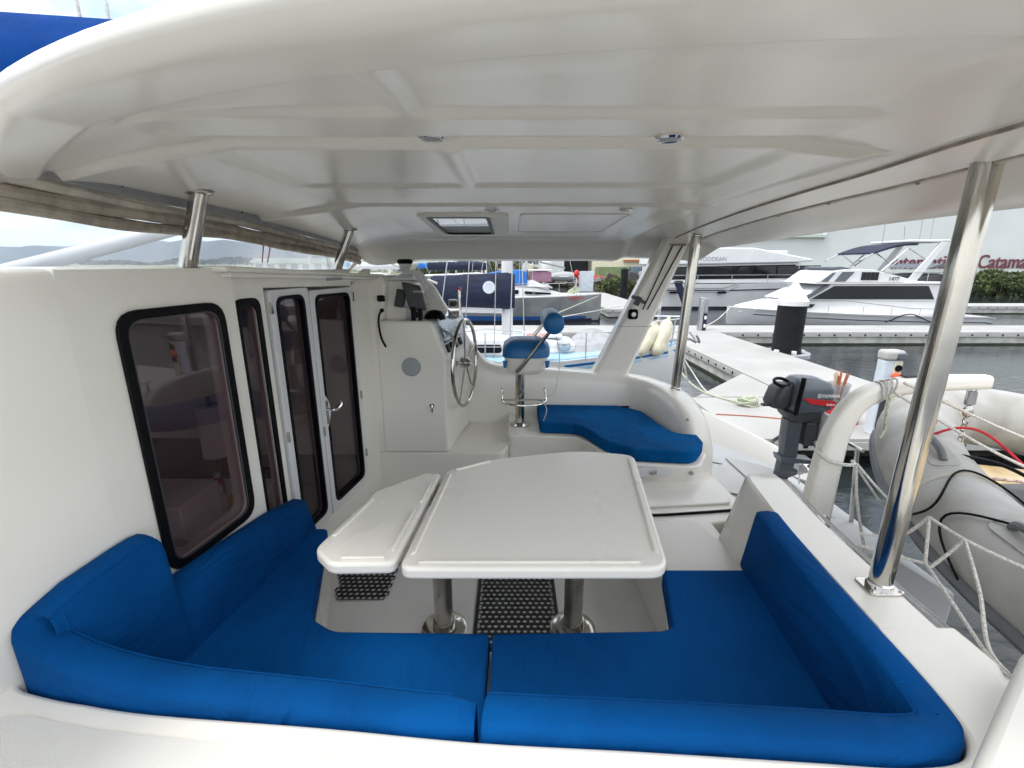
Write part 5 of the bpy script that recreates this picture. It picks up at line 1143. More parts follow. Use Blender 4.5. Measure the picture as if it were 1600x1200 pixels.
# --- grey hulled sailboat beyond the far dock
GY = 23.6
gb = thing('sailboat', 'grey hulled sailboat with blue waterline and white cabin beyond far dock', 'sailboat', (0, GY, WZ))
st = [(-5.5, 1.3, 1.0, .02, -1.7), (-3, 1.55, 1.25, -.02, -1.8), (-.5, 1.5, 1.15, .0, -1.8), (2.0, 1.1, .7, .04, -1.7), (3.6, .55, .2, .08, -1.4), (4.55, .05, .01, .12, -.7)]
hull_loft(st, GY, 'grey_hull', gb)
band(st, GY, lambda x, zd: WZ - .05, lambda x, zd: WZ + .36 - .02 * x, 'antifoul_blue', gb, 'boot_stripe', .012); band(st, GY, lambda x, zd: WZ - .05, lambda x, zd: WZ + .16, 'antifoul_dark', gb, 'waterline', .02)
deck_from(st, GY, 'white_paint', gb, rise=.07, inset=.02)
mb().loft([[(x, GY - w, .05), (x, GY - w * .85, z1), (x, GY + w * .85, z1), (x, GY + w, .05)] for x, w, z1 in [(-4.6, 1.0, .50), (-1, 1.05, .55), (1.2, .85, .48), (2.6, .4, .15)]]).build('cabin', 'white_paint', gb, bevel=.06, seg=3)
mb().prism(rrect(-.55, .35, .18, .38, .08), GY - 1.08, GY - 1.0, 'y').build('window', 'boat_glass', gb)
mb().prism(rpoly([(.62, .19), (1.9, .15), (1.9, .23), (.62, .32)], .05), GY - .98, GY - .80, 'y').build('window', 'boat_glass', gb)
mb().loft([[(x, GY - .8, .5), (x, GY - .65, .5 + h), (x, GY + .65, .5 + h), (x, GY + .8, .5)] for x, h in [(-.4, .0), (.3, .30), (1.0, .34), (1.5, .12), (2.0, -.1)]]).build('coachroof', 'white_paint', gb, bevel=.06, seg=3)
mb().loft([[(x, GY - .85, .6), (x, GY - .75, z), (x, GY + .75, z), (x, GY + .85, .6)] for x, z in [(-1.9, 1.0), (-.6, 1.28), (.4, 1.32), (.75, 1.2)]]).build('dodger', 'blue_tarp', gb, bevel=.05)
mb().loft([[(x, GY - .6, .75), (x, GY - .55, z), (x, GY + .55, z), (x, GY + .6, .75)] for x, z in [(.85, 1.22), (1.7, 1.28), (1.95, 1.18)]]).build('spray_screen', 'plum', gb, bevel=.03)
mb().box(.80, 2.0, GY - .62, GY + .62, 1.27, 1.33).build('screen_roof', 'white_paint', gb, bevel=.03)
mb().lathe([(.085, .1), (.085, 10)], (.72, GY, 0), 14).build('mast', 'alu', gb)
for x in (-3, -1.6, -.2, 1.1, 2.3, 3.4): mb().tube([(x, GY - 1.35 + max(0, x) * .2, .05), (x, GY - 1.35 + max(0, x) * .2, .68)], .014, 5).build('lifeline_post', 'alu', gb)
mb().tube([(-4, GY - 1.35, .66), (-.2, GY - 1.35, .66), (2.3, GY - .9, .68), (4.0, GY - .25, .78), (4.5, GY, .80)], .012, 5).build('lifeline', 'alu', gb)
for dx_ in (-2.5, -.4, .3, 2.5): mb().tube([(.72 + dx_, GY - 1.2 + abs(dx_) * .2, .1), (.72 + dx_ * .1, GY, 9.5)], .012, 5).build('shroud', 'alu', gb)
text('name_text', 'Calypso', .26, 'red', gb, FR((2.75, GY - .985, -.10), (1, .32, .03), (0, -.2, 1)), .005)
m_ = mb()
for k in range(6): m_.tube([(2.95 + .16 * math.cos(a) + .05 * k, GY - .45 + .1 * math.sin(a), .22 + .03 * k + .12 * math.sin(a)) for a in [2 * math.pi * q / 12 for q in range(12)]], .025, 5, closed=True)
tag(m_.build('coiled_rope', 'rope_green'), 'green hose coil on the bow of the grey sailboat', 'rope')
rope('rope', 'upper green mooring line from the dock to grey sailboat bow', [(1.25, 16.6, -.3), (3.0, 20, -.05), (4.6, 24, .05)], .02, 'rope_green'); rope('rope', 'lower mooring line beneath the green one by far dock', [(1.3, 16.6, -.35), (4, 21, -.45), (6, 25.2, -.6)], .02, 'rope_white')

# --- masts and canvas further back
for x, y, h, m, lb in [(-1.9, 34, 11, 'navy_canvas', 'distant sailboat with navy boom cover seen under the hardtop edge'), (-9.5, 40, 12, 'white_paint', 'distant white sailboat with thin mast left of the navy cover'), (-6.2, 52, 13, 'blue_tarp', 'distant sailboat with bright blue canvas behind the navy cover'), (-16, 58, 13, 'beige_canvas', 'far sailboat with beige boom cover left of the winch'), (-12.3, 47, 10, 'navy_canvas', 'far small sailboat with dark cover right above the plotter'), (-3.8, 60, 14, 'beige_canvas', 'tall masted far sailboat with beige cover near the field')]:
    t_ = thing('sailboat', lb, 'sailboat', (x, y, WZ))
    s3 = [(x - 5, 1.2, .9, .0, -1.6), (x - 1, 1.4, 1.1, -.05, -1.7), (x + 2.5, .9, .5, .05, -1.6), (x + 4.6, .05, .01, .15, -.7)]
    hull_loft(s3, y, 'white_paint', t_); deck_from(s3, y, 'white_paint', t_)
    mb().loft([[(q, y - .9, .0), (q, y - .75, z), (q, y + .75, z), (q, y + .9, .0)] for q, z in [(x - 3.4, .5), (x - .5, .6), (x + 1.8, .2)]]).build('cabin', 'white_paint', t_, bevel=.06)
    mb().prism(rrect(x - 2.4, x - .4, .22, .42, .05), y - .93, y - .84, 'y').build('window', 'boat_glass', t_)
    mb().lathe([(.09, 0), (.08, h)], (x, y, 0), 12).build('mast', 'alu' if m != 'navy_canvas' else 'white_paint', t_)
    rg = [[(q, y + w * math.cos(a), 1.45 + .28 * math.sin(a)) for a in [2 * math.pi * k / 12 for k in range(12)]] for q, w in [(x - 4.2, .1), (x - 2, .17), (x + .05, .2)]]
    mb().loft(rg).build('sail_cover', m, t_)
    for dx_ in (-4.5, -1.0, 1.0, 4.3): mb().tube([(x + dx_, y - (1.1 if abs(dx_) < 2 else 0), .05), (x, y, h * .95)], .014, 4).build('shroud', 'alu', t_)

# --- ferry
FY = 33
fe = thing('ferry', 'long white catamaran ferry with a strip of dark windows behind the piling', 'ferry', (14, FY, WZ))
st = [(9.8, 3.0, 2.8, .35, -1.7), (14, 3.0, 2.8, .35, -1.7), (18.5, 2.8, 2.2, .45, -1.7), (21.0, 2.0, .9, .62, -1.4), (22.4, 1.2, .1, .75, -.8)]
hull_loft(st, FY, 'white_paint', fe, angle=30)
band(st, FY, lambda x, zd: WZ - .05, lambda x, zd: WZ + .16, 'antifoul_dark', fe, 'boot_top', .02); band(st, FY, lambda x, zd: zd - .42, lambda x, zd: zd - .36, 'text_dark', fe, 'rub_rail', .05)
yf_ = FY - 3.0
mb().prism([(9.9, .38), (20.6, .44), (21.2, .55), (19.6, 1.0), (18.4, 1.72), (9.9, 1.55)], FY - 2.75, FY + 2.75, 'y').build('deckhouse', 'white_paint', fe, bevel=.08)
mb().prism([(9.7, 1.55), (18.2, 1.70), (19.3, 1.80), (19.1, 1.93), (15.4, 2.60), (13, 2.62), (9.7, 2.5)], FY - 2.95, FY + 2.95, 'y').build('roof', 'white_paint', fe, bevel=.1, seg=3)
xs_ = [10.0 + 1.42 * k for k in range(7)]
for k, x in enumerate(xs_):
    mb().prism([(x, .66 + .012 * (x - 3) * .4), (x + 1.33, .67 + .012 * (x - 2) * .4), (x + 1.33, 1.28 + .016 * (x - 3)), (x, 1.265 + .016 * (x - 3))], FY - 2.80, FY - 2.74, 'y').build('window', 'boat_glass', fe)
mb().prism([(9.92, .62), (19.0, .73), (18.2, 1.58), (9.92, 1.42)], FY - 2.78, FY - 2.745, 'y').build('window_band', 'black', fe)
mb().prism([(19.35, .92), (19.95, .90), (18.75, 1.55), (18.35, 1.55)], FY - 2.4, FY + 2.4, 'y').build('windscreen', 'boat_glass', fe)
m_ = mb()
for z in (.12, -.12): m_.tube([(9.9, FY - 3.06, z), (13.6, FY - 3.06, z)], .03, 4)
m_.tube([(13.6, FY - 3.06, .12), (14.6, FY - 3.06, .42)], .03, 4).tube([(13.3, FY - 3.06, -.3), (13.9, FY - 3.06, -.06), (14.6, FY - 3.06, .28)], .03, 4)
m_.build('belting', 'alu_grey', fe)
for x in (10.2, 13.3, 17.0): mb().box(x, x + .55, FY - 3.10, FY - 2.95, -.22, -.10).build('fender_port', 'black', fe)
mb().prism(rrect(17.8, 18.5, .12, .30, .08), FY - 2.96, FY - 2.85, 'y').build('porthole', 'alu', fe)
m_ = mb()
for x in (10, 12, 14.2, 16.5, 18.6, 20.5): m_.tube([(x, FY - 2.85, .4), (x, FY - 2.85, .92)], .02, 4)
m_.tube([(9.9, FY - 2.85, .9), (18.6, FY - 2.85, .94), (21.5, FY - 1.7, 1.12)], .02, 4); m_.build('railing', 'alu', fe)
text('name_text', 'NIVODDEAN', .36, 'alu_grey', fe, FR((11.55, FY - 2.955, 1.78), (1, 0, .015), (0, 0, 1)), .01)
mb().box(16.6, 19.8, FY + 1, FY + 2.5, 2.0, 2.55).build('wheelhouse', 'white_paint', fe, bevel=.05)
mb().tube([(15.0, FY - 1, 2.6), (15.0, FY - 1, 3.6)], .03, 5).build('aerial', 'alu_grey', fe)
gp = thing('gangway_post', 'dark leaning gangway strut in front of the ferry stern', 'post', (10.8, 29, DZ))
mb().prism([(10.15, .45), (10.55, .45), (11.35, -1.3), (10.95, -1.3)], 28.9, 29.15, 'y').build('strut', 'navy_canvas', gp, bevel=.02)
mb().prism([(10.05, .44), (10.65, .44), (10.55, .60), (10.2, .60)], 28.85, 29.2, 'y').build('strut_head', 'dark_grey', gp)
# dock post in front
dp = thing('dock_post', 'slim white and dark blue meter post on the far dock end', 'post', (7.1, 17, DZ))
mb().box(6.86, 6.99, 16.7, 16.9, DZ, .42).build('post', 'alu', dp, bevel=.01); mb().box(6.995, 7.12, 16.68, 16.9, DZ, -.15).build('meter_box', 'navy_canvas', dp, bevel=.01); mb().box(6.995, 7.14, 16.7, 16.9, -.15, .38).build('upper_box', 'alu_grey', dp, bevel=.02)
for z in (-.3, -.6): mb().box(7.02, 7.10, 16.672, 16.68, z - .06, z + .06).build('label', 'white_plain', dp)

# --- flybridge motor yacht
YY = 22.6
my = thing('motor_yacht', 'white flybridge motor yacht with long dark window moored behind the dock', 'motor yacht', (15, YY, WZ))
st = [(10.6, .06, .01, -.42, -.8), (11.6, .75, .25, -.46, -1.3), (13.2, 1.45, .95, -.52, -1.6), (16, 1.75, 1.5, -.62, -1.7), (19, 1.75, 1.6, -.70, -1.7), (21.8, 1.65, 1.5, -.74, -1.6), (22.2, 1.6, 1.45, -.80, -1.5)]
hull_loft(st, YY, 'white_paint', my, angle=30)
band(st[1:], YY, lambda x, zd: zd - .30, lambda x, zd: zd - .265, 'text_dark', my, 'pinstripe', .02)
band(st[1:], YY, lambda x, zd: zd - .07, lambda x, zd: zd + .0, 'white_paint', my, 'gunwale', .06)
mb().loft([[(x, YY - w, -.7), (x, YY - w * .93, z), (x, YY + w * .93, z), (x, YY + w, -.7)] for x, w, z in [(11.0, .25, -.36), (12.4, .95, -.15), (13.6, 1.3, .02), (16, 1.42, .05), (19.6, 1.42, .02), (21.0, 1.42, -.48)]]).build('trunk', 'white_paint', my, bevel=.05)
mb().prism([(13.0, -.02), (14.6, .72), (20.2, .72), (20.65, .74), (20.0, .40), (20.6, -.05), (20.5, -.12)], YY - 1.36, YY + 1.36, 'y').build('deckhouse', 'white_paint', my, bevel=.04)
mb().prism([(13.72, .03), (14.72, .63), (19.0, .63), (19.40, .03)], YY - 1.40, YY - 1.355, 'y').build('side_window', 'boat_glass', my, bevel=.01)
mb().prism([(13.12, .0), (13.55, .0), (14.52, .62), (14.42, .67)], YY - 1.39, YY - 1.2, 'y').build('windscreen', 'slate', my)
mb().prism([(12.85, -.22), (13.0, -.36), (13.85, -.36), (14.0, -.20), (13.1, -.18)], YY - 1.36, YY - 1.22, 'y').build('hull_window', 'boat_glass', my)
fb = mb().prism([(13.9, .74), (14.6, 1.28), (15.2, 1.36), (16.4, 1.36), (18.6, .84), (20.8, .80), (20.9, .74)], YY - 1.25, YY + 1.25, 'y').build('flybridge', 'white_paint', my, bevel=.06)
mb().prism([(13.8, .72), (20.95, .72), (20.95, .765), (13.8, .765)], YY - 1.45, YY + 1.45, 'y').build('flybridge_deck', 'white_paint', my, bevel=.02)
mb().prism([(13.85, .775), (17.9, .775), (17.9, .80), (13.85, .80)], YY - 1.29, YY - 1.25, 'y').build('coaming_line', 'brown_canvas', my)
mb().prism([(14.15, .82), (14.45, .82), (14.75, 1.22), (14.60, 1.20)], YY - 1.28, YY - 1.1, 'y').build('windscreen', 'slate', my); mb().prism([(14.75, .82), (15.25, .82), (15.6, 1.25), (15.05, 1.25)], YY - 1.28, YY - 1.1, 'y').build('side_light', 'slate', my)
gw = mb().box(15.95, 16.72, YY - 1.28, YY - 1.24, .88, 1.24).build('flybridge_window', 'boat_glass', my)
for k in range(1, 4): mb().box(15.95 + .19 * k - .01, 15.95 + .19 * k + .01, YY - 1.30, YY - 1.28, .88, 1.24).build('bar', 'dark_grey', my)
text('registration_text', '1477', .24, 'text_dark', my, FR((17.22, YY - 1.262, .86), (1, 0, 0), (0, 0, 1)), .006)
mb().loft([[(14.75 + 1.1 * t, YY - 1.1, 1.36 + .12 * math.sin(math.pi * min(1, t + .25))), (14.75 + 1.1 * t, YY + 1.1, 1.36 + .12 * math.sin(math.pi * min(1, t + .25))), (14.75 + 1.1 * t, YY + 1.1, 1.33), (14.75 + 1.1 * t, YY - 1.1, 1.33)] for t in (0, .25, .5, .75, 1)]).build('wind_deflector', 'slate', my)
# radar arch and bimini
for sy in (-1.15, 1.15):
    mb().prism([(18.1, .78), (18.55, .78), (19.65, 2.62), (19.35, 2.62)], YY + sy - .05, YY + sy + .05, 'y').build('arch_leg', 'white_paint', my, bevel=.02)
    mb().tube([(16.9, YY + sy, 1.28), (17.9, YY + sy, 2.30)], .05, 6).build('arch_strut', 'white_paint', my)
    mb().tube([(15.8, YY + sy, 1.75), (16.5, YY + sy, 2.12)], .04, 6).tube([(16.5, YY + sy, 2.10), (17.3, YY + sy, 1.55)], .02, 5).tube([(17.9, YY + sy, 2.3), (18.9, YY + sy, 1.75)], .02, 5).tube([(17.3, YY + sy, 1.5), (18.2, YY + sy, 2.28)], .03, 5).build('bimini_frame', 'alu', my)
mb().box(17.9, 19.7, YY - 1.2, YY + 1.2, 2.55, 2.66).build('arch_top', 'white_paint', my, bevel=.03)
mb().loft([[(16.35 + 1.95 * t, YY - 1.2, 2.10 + .42 * math.sin(1.75 * t) - .0), (16.35 + 1.95 * t, YY + 1.2, 2.10 + .42 * math.sin(1.75 * t)), (16.35 + 1.95 * t, YY + 1.2, 2.02 + .40 * math.sin(1.7 * t)), (16.35 + 1.95 * t, YY - 1.2, 2.02 + .40 * math.sin(1.7 * t))] for t in [k / 8 for k in range(9)]]).build('bimini_canopy', 'navy_canvas', my, bevel=.02)
for x, h in ((17.2, 4.4), (18.9, 4.2), (19.4, 4.6), (18.2, 3.3)): mb().tube([(x, YY - .5, 2.5), (x - .12, YY - .5, h)], .018, 4).build('aerial', 'alu_grey', my)
m_ = mb()
for x, zt_ in ((16.0, -.30), (17.3, -.36), (18.6, -.40), (14.4, -.22), (13.2, -.12), (19.8, -.42), (20.9, -.45)): m_.tube([(x, YY - 1.70, -.66), (x, YY - 1.70, zt_)], .014, 4)
m_.tube([(11.8, YY - .9, .02), (13.4, YY - 1.45, .04), (15.2, YY - 1.70, -.02), (18.2, YY - 1.70, -.36), (21.4, YY - 1.68, -.44)], .016, 4); m_.build('guard_rail', 'alu_grey', my)
m_ = mb()
for x in (19.0, 19.8, 20.6): m_.tube([(x, YY - 1.25, .78), (x, YY - 1.25, 1.28)], .018, 4)
m_.tube([(17.0, YY - 1.25, 1.22), (20.7, YY - 1.25, 1.28)], .018, 4); m_.build('flybridge_rail', 'alu', my)
for x, z in ((20.05, 1.12), (20.25, 1.0)): mb().tube([(x + .26 * math.cos(a), YY - 1.3, z + .26 * math.sin(a)) for a in [2 * math.pi * k / 18 for k in range(18)]], .075, 7, closed=True).build('life_ring', 'orange', my)
mb().prism([(19.0, 1.42), (20.4, 1.50), (20.9, 1.62), (19.6, 1.62)], YY - 1.2, YY + 1.2, 'y').build('solar_awning', 'slate', my)
mb().loft([[(18.5, YY - 1.2, .8), (18.5, YY - 1.2, 1.05), (18.5, YY + 1, 1.05), (18.5, YY + 1, .8)], [(19.6, YY - 1.2, .8), (19.6, YY - 1.2, 1.18), (19.6, YY + 1, 1.18), (19.6, YY + 1, .8)], [(20.3, YY - 1.1, .8), (20.3, YY - 1.1, 1.0), (20.3, YY + 1, 1.0), (20.3, YY + 1, .8)]]).build('tender', 'dark_grey', my, bevel=.1, seg=3)
rope('rope', 'black power cable looping down the flybridge yacht side', [(17.0, YY - 1.85, -.95), (17.3, YY - 1.85, -.85), (17.7, YY - 1.85, -.66), (18.2, YY - 1.85, -.62), (18.9, YY - 1.85, -.9), (19.6, YY - 1.85, -1.1)], .025, 'black')
rope('rope', 'white bow line from the flybridge yacht to the meter post', [(10.7, YY - .1, -.45), (9, 20, -.75), (7.2, 17.2, -.75)], .02, 'rope_white')

# ================================================================== shore
struct(mb().add([(-3000, 70, -.6), (10, 62, -.7), (60, 44, -.7), (3000, 44, -.7), (3000, 5500, 2), (-3000, 5500, 2)], [(0, 1, 2, 3, 4, 5)]).build('shore_ground', 'field', smooth=False))
rk = mb(); random.seed(4)
# rocky bank of many boulders
for k in range(420):
    x = random.uniform(-40, 48); y = 62 + random.uniform(-2.5, 3) - max(0, x - 10) * .36; s = random.uniform(.25, .8)
    rk.ell((x, y, -1.0 + random.uniform(0, .7)), s * random.uniform(.8, 1.4), s, s * .7, 7, 4, 1.3)
rk.build('shore_rocks', 'rock', kind='stuff', angle=20)
bank = mb(); rings = []
for x in [-60 + 4 * k for k in range(29)]:
    y = 64 - max(0, x - 10) * .36; q = .4 * math.sin(x * .7) + .3 * math.sin(x * 1.9)
    rings.append([(x, y - 3, -1.5), (x, y - 1, -.5 + q * .4), (x, y + 3, .0 + q * .5), (x, y + 8, -.3 + q * .3), (x, y + 14, -.8)])
struct(bank.loft(rings, closed=False).build('grass_bank', 'grass'))
# shed with lettering
sh = thing('boat_shed', 'huge pale shed with burgundy sign lettering behind the yachts', 'building', (60, 70, 0))
mb().prism([(23, -.6), (130, -.6), (130, 17), (75, 19), (43, 17.5), (43, 6.0), (23, 5.2)], 66, 110, 'y').build('wall', 'shed_wall', sh)
mb().box(43, 130, 65.9, 66.0, .55, .75).build('wall_band', 'shed_roof', sh)
mb().box(22.5, 43.2, 65.4, 66.0, 5.2, 5.55).build('gutter', 'shed_roof', sh)
mb().box(42.9, 43.3, 65.7, 66, 5.0, 17.5).build('corner_flashing', 'white_paint', sh)
text('sign_text', 'International Catamarans', 2.6, 'burgundy', sh, FR((53.0, 65.84, 1.05), (1, 0, .003), (0, 0, 1)), .04, xs=.86, bold=.012)
# yard building with open dark door
yb_ = thing('workshop', 'pale workshop with big dark open doorway in the boat yard', 'building', (12, 75, 0))
mb().box(4.5, 8.2, 74, 80, -.4, 6).build('wall', 'shed_wall', yb_); mb().box(12.6, 30, 74, 80, -.4, 6).build('wall', 'cream', yb_); mb().box(8.2, 12.6, 74, 80, 4.4, 6).build('lintel', 'shed_wall', yb_)
mb().box(8.2, 12.6, 78, 80, -.4, 4.4).build('doorway_dark', 'black_matt', yb_)  # matt black block painted in for the dark inside of the open doorway
mb().box(20.5, 30, 73.8, 74, -.4, 1.9).build('lower_panel', 'white_paint', yb_); mb().box(17.5, 22, 73.5, 74, 2.0, 2.3).build('awning', 'terracotta', yb_)
for x0, x1, y, z1, m, lb in [(12.8, 17.5, 70, 1.25, 'container_green', 'olive green skip container in front of the workshop'), (17.7, 20.8, 69, 1.3, 'container_blue', 'grey blue container beside the green skip')]:
    t_ = thing('container', lb, 'container', ((x0 + x1) / 2, y, -.4)); mb().box(x0, x1, y, y + 2.2, -.4, z1).build('body', m, t_, bevel=.03)
    for k in range(8): mb().box(x0 + (x1 - x0) * (k + .3) / 8, x0 + (x1 - x0) * (k + .55) / 8, y - .05, y, -.3, z1 - .1).build('rib', m, t_)
m_ = thing('timber_stack', 'brown stacked timber and hulls on the yard left of the doorway', 'timber', (2, 80, 0)); random.seed(9)
for k in range(26): x = random.uniform(-3.5, 7.0); z = random.uniform(-.2, 3.6); mb().box(x, x + random.uniform(1.2, 3), 79 + random.random(), 80.5, z, z + random.uniform(.15, .6)).build('plank', random.choice(['timber', 'dirt', 'paper_beige', 'concrete']), m_)
for x, z, lb in [(4.8, 0, 'small round white tank top on the boat yard'), ]:
    o = mb().lathe([(.75, 1.2), (.8, 2.2), (.6, 2.6), (.001, 2.7)], (4.9, 66, -.3), 14).build('tank', 'white_paint'); tag(o, lb, 'tank')
dh = thing('beached_dinghy', 'upturned grey dinghy lying on the rocky bank', 'dinghy', (6.6, 60, 0)); mb().ell((6.6, 59.5, .10), 2.0, .8, .62, 16, 8).build('hull', 'tarp_grey', dh); mb().tube([(4.6, 59.2, .1), (6.6, 58.7, .05), (8.6, 59.2, .1)], .12, 8).build('gunwale', 'alu', dh)
o = thing('catwalk', 'slanted grey gangway ramp on the bank above the dinghy', 'gangway', (6, 61, 0)); mb().prism([(3.6, 2.0), (6.9, 1.25), (6.9, 1.05), (3.6, 1.8)], 61, 62, 'y').build('ramp', 'alu_grey', o)
wb = thing('notice_board', 'tall pale notice board standing on the dock beyond the pillar', 'board', (9.6, 44, -.8)); mb().box(6.1, 7.35, 42, 42.15, -.8, 1.0).build('panel', 'pale_blue', wb, bevel=.02); mb().box(6.05, 6.10, 42, 42.15, -.9, 1.0).build('post', 'alu', wb)
rb = thing('fuel_hose_post', 'post with red lamp head beside the notice board', 'post', (5.8, 42, -.8)); mb().box(5.75, 5.83, 42, 42.1, -.8, .6).build('post', 'white_paint', rb); mb().ell((5.79, 42, .78), .24, .24, .34, 12, 8).build('lamp_head', 'red', rb)
bp = thing('mooring_pile', 'short black mooring pile on the yard dock', 'piling', (9.9, 42, -.8)); mb().lathe([(.33, -1.5), (.33, 1.15), (.2, 1.25), (.001, 1.26)], (10.1, 42, 0), 16).build('pile', 'pile_black', bp)
for k, (x, y, z, m) in enumerate([(8.2, 62, .1, 'orange'), (11.5, 62, -.2, 'red'), (2.0, 62, 1.4, 'cream'), (-1, 63, 1.0, 'timber'), (13, 61, .1, 'dirt'), (15.5, 60, .3, 'dark_grey'), (17, 60, .3, 'alu_grey')]):
    o = mb().prism(rpoly([(x - .9, z - .9), (x + 1.0, z - .9), (x + .7, z + .2), (x - .4, z + .45)], .2), y, y + 1.2, 'y').build('tarp_heap', m, None, bevel=.1); tag(o, 'heap of gear on the boat yard, %s coloured' % {'orange': 'orange', 'red': 'red', 'cream': 'cream', 'timber': 'brown', 'dirt': 'earth', 'dark_grey': 'black', 'alu_grey': 'grey'}[m], 'heap')
# low far sheds on the left
for x0, x1, y, h, lb in [(-62, -30, 160, 4.0, 'long low pale green roofed shed far left of the helm'), (-34, -18, 130, 3.2, 'white walled low shed behind the winch'), (-110, -60, 200, 4.2, 'farthest low shed at the left shore'), (-22, 2, 260, 2.6, 'flat pale shed far behind the navy sail cover')]:
    t_ = thing('far_shed', lb, 'building', ((x0 + x1) / 2, y, 0)); mb().box(x0, x1, y, y + 15, -.5, h * .55).build('wall', 'white_paint', t_); mb().prism([(x0 - 1, h * .55), (x1 + 1, h * .55), (x1 - 1, h), (x0 + 1, h)], y - 1, y + 16, 'y').build('roof', 'shed_roof', t_)
    n = int((x1 - x0) / 5)
    for k in range(n): mb().box(x0 + 1 + 5 * k, x0 + 4 + 5 * k, y - .1, y, -.3, h * .42).build('door', 'alu_grey', t_)
fr_ = thing('dock_gantry', 'dark steel gantry frame on the shore left of navy cover', 'frame', (-10, 90, 0))
for x in (-12.5, -6.5): mb().box(x - .15, x + .15, 90, 90.3, -.6, 1.9).build('post', 'dark_grey', fr_)
mb().box(-14, -6, 90, 90.3, 1.7, 2.1).build('beam', 'dark_grey', fr_)
hut = thing('red_hut', 'small brown and red hut on the shore field', 'hut', (-1, 120, 0)); mb().box(-8, -3, 110, 114, -.5, 1.2).build('wall', 'timber', hut); mb().box(-3, -1.2, 110, 114, -.5, 1.4).build('red_end', 'terracotta', hut); mb().prism([(-8.4, 1.2), (-.8, 1.4), (-1.5, 2.0), (-7.8, 1.9)], 109.5, 114.5, 'y').build('roof', 'alu_grey', hut)
# foliage
def leaves(c, rad, n, size, m, name, par=None, kind=None, seed=1, clumps=14, stemless=True):
    random.seed(seed); v, f = [], []
    cl = []
    for k in range(clumps):
        a = random.uniform(0, 6.28); b = random.uniform(-.5, 1); r = random.uniform(.35, .78)
        cl.append((c[0] + rad[0] * r * math.cos(a) * math.sqrt(max(.1, 1 - b * b * .7)), c[1] + rad[1] * r * math.sin(a), c[2] + rad[2] * b * .75, random.uniform(.28, .48)))
    for k in range(n):
        q = random.choice(cl); d = Vector((random.gauss(0, 1), random.gauss(0, 1), random.gauss(0, 1))).normalized() * random.uniform(.55, 1.05) ** .5
        p = Vector((q[0] + d.x * rad[0] * q[3], q[1] + d.y * rad[1] * q[3], q[2] + d.z * rad[2] * q[3]))
        t = Vector((random.gauss(0, 1), random.gauss(0, 1), random.gauss(0, 1) + .3)).normalized(); u = t.cross(Vector((random.gauss(0, 1), random.gauss(0, 1), random.gauss(0, 1)))).normalized()
        s = size * random.uniform(.6, 1.3); b0 = len(v)
        v += [tuple(p - t * s), tuple(p + u * s * .45), tuple(p + t * s), tuple(p - u * s * .45)]; f.append((b0, b0 + 1, b0 + 2, b0 + 3))
    m_ = MB(); m_.v = v; m_.f = f; return m_.build(name, m, par, kind=kind, smooth=False)
for c, rad, n, lb, sd in [((45.3, 43, -.75), (3.5, 2.4, 1.8), 14000, 'round dark green bush right of the stanchion under the sign', 1), ((49.6, 43, -1.4), (3.0, 2.2, 1.3), 7000, 'lower spreading bush at the right picture edge', 7), ((37.2, 41, -1.0), (2.0, 1.6, 1.5), 4500, 'small olive bush showing behind the flybridge yacht stern', 2), ((-2.5, 100, .6), (5, 3, 2.0), 4000, 'rounded green bush on the shore left of the sailboat mast', 3), ((10.6, 47, -.9), (2.4, 1.2, 1.1), 3500, 'low green shrub beside the black mooring pile', 5), ((-14, 95, .2), (7, 2, 1.2), 4000, 'scrubby low bush along the shore behind the winch', 6)]:
    t_ = thing('bush', lb, 'bush', (c[0], c[1], -1.0))
    leaves(c, rad, n, .16 if c[1] < 60 else .28, 'leaf', 'crown', t_, seed=sd, clumps=26)
    st_ = mb(); random.seed(sd)
    for k in range(7): a = random.uniform(0, 6.28); st_.tube([(c[0] + .2 * math.cos(a), c[1] + .2 * math.sin(a), c[2] - rad[2] * 1.1), (c[0] + rad[0] * .35 * math.cos(a), c[1] + rad[1] * .35 * math.sin(a), c[2] + rad[2] * .3)], [.09, .03], 6)
    st_.build('trunk', 'timber', t_)
# distant wooded ridge line and mountains
random.seed(11); v, f = [], []
for k in range(9000):
    x = random.uniform(-900, 500); h = (7 + 4 * math.sin(x * .02) + 3 * math.sin(x * .057)) * (1 if x < -40 else .55); p = Vector((x, 900 + random.uniform(-25, 25), 2 + h * random.random() ** .7))
    t = Vector((random.gauss(0, 1), random.gauss(0, 1), random.gauss(0, 1))).normalized(); u = t.cross(Vector((random.gauss(0, 1), random.gauss(0, 1), random.gauss(0, 1)))).normalized(); s = random.uniform(1.2, 3.0); b0 = len(v)
    v += [tuple(p - t * s), tuple(p + u * s), tuple(p + t * s), tuple(p - u * s)]; f.append((b0, b0 + 1, b0 + 2, b0 + 3))
m_ = MB(); m_.v = v; m_.f = f; o = m_.build('distant_trees', 'leaf_far', kind='stuff', smooth=False); tag(o, 'dark line of distant trees on the low ridge', 'trees')
random.seed(21)
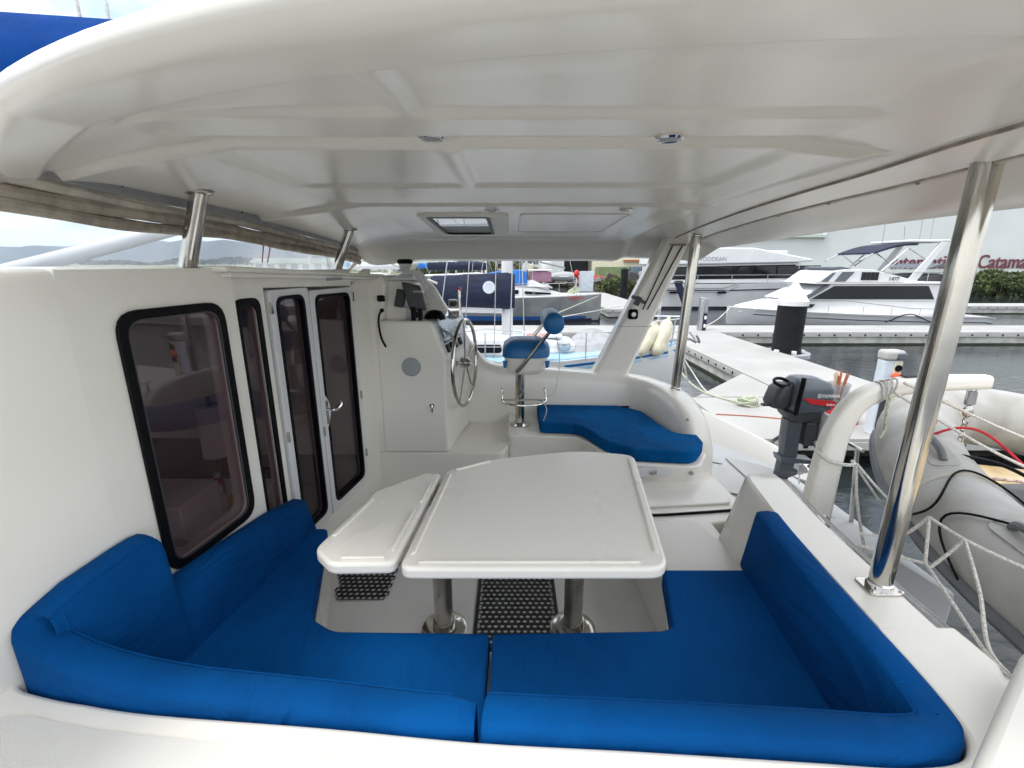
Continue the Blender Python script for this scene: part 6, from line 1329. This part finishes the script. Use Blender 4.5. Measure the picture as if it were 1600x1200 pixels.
def ridge(name, y, pts, seed, depth=700):
    rings = []; random.seed(seed); n = 150; xs0, xs1 = pts[0][0], pts[-1][0]
    for i in range(n + 1):
        x = xs0 + (xs1 - xs0) * i / n
        for (a, ha), (b, hb_) in zip(pts, pts[1:]):
            if x <= b + 1e-6: h = ha + (hb_ - ha) * (x - a) / (b - a); break
        h *= 1 + .03 * math.sin(x * .013) + random.uniform(-.018, .018); ring = []
        for k in range(13):
            s = k / 12; prof = math.sin(math.pi / 2 * min(1, s * 1.25)) ** 1.5 if s < .8 else 1 - (s - .8) * .6
            g = 1 + .16 * math.sin(x * .021 + s * 5) * (1 - s) + random.uniform(-.03, .03) * (1 if 0 < s < .75 else 0)
            ring.append((x + 25 * math.sin(s * 9 + x * .01), y + depth * s, -2 + h * prof * (g if s < .78 else 1)))
        rings.append(ring)
    return struct(mb().loft(rings, closed=False).build(name, 'mountain', angle=60))
ridge('mountain_range', 2600, [(-6500, 80), (-4600, 100), (-3700, 110), (-3000, 124), (-2700, 128), (-2450, 168), (-2220, 140), (-2100, 166), (-1800, 146), (-1500, 120), (-1250, 102), (-1000, 94), (-750, 76), (-500, 40), (-300, 10)], 31)
# lamp mast seen through the vinyl
lm = thing('light_mast', 'slim pale twin armed lamp mast seen through the vinyl window', 'lamp mast', (-22, 40, 0))
mb().tube([(-17.2, 40, -1), (-17.2, 40, 4.0)], .07, 6).build('pole', 'alu', lm)
mb().tube([(-18.0, 40, 4.3), (-17.7, 40, 3.95), (-17.2, 40, 3.9), (-16.7, 40, 3.95), (-16.4, 40, 4.3)], .05, 6).build('arms', 'alu', lm)
# forestay fittings of our own boat forward, seen through the vinyl
mt = thing('mast_rigging', 'white furled sail and stays forward of the cabin behind vinyl window', 'rigging', (-5, 2.6, 1.5))
mb().tube([(-5.0, 4.4, 1.45), (-4.33, 4.5, 1.62), (-2.75, 4.5, 1.995), (-1.9, 4.5, 2.2)], [.075, .075, .06, .055], 12).build('furled_sail', 'white_paint', mt)
for p0, p1, r in [((-6.0, 4.2, 1.2), (-4.85, 4.4, 2.6), .02), ((-5.0, 4.3, 1.2), (-5.2, 4.5, 2.6), .02), ((-3.6, 5, 2.6), (-.9, 5.6, 1.35), .016), ((-2.35, 5.4, 1.2), (-2.2, 5.4, 2.7), .010)]: mb().tube([p0, p1], r, 6).build('stay', 'rope_white', mt)
# ------------------------------------------------------------------ haze over the far shore
hz = mb().box(-7500, 7500, -60, 6200, -3.5, 330).build('haze', 'water', kind='stuff', smooth=False)
hm = bpy.data.materials.new('haze'); hm.use_nodes = True; t = hm.node_tree; t.nodes.clear()
o_ = N(t, 'ShaderNodeOutputMaterial'); vp = N(t, 'ShaderNodeVolumePrincipled'); vp.inputs['Color'].default_value = (.74, .86, 1, 1); vp.inputs['Density'].default_value = .00016; vp.inputs['Anisotropy'].default_value = .2
t.links.new(vp.outputs[0], o_.inputs['Volume']); hz.data.materials.clear(); hz.data.materials.append(hm); tag(hz, 'thin pale haze between the marina and the mountains', 'haze')
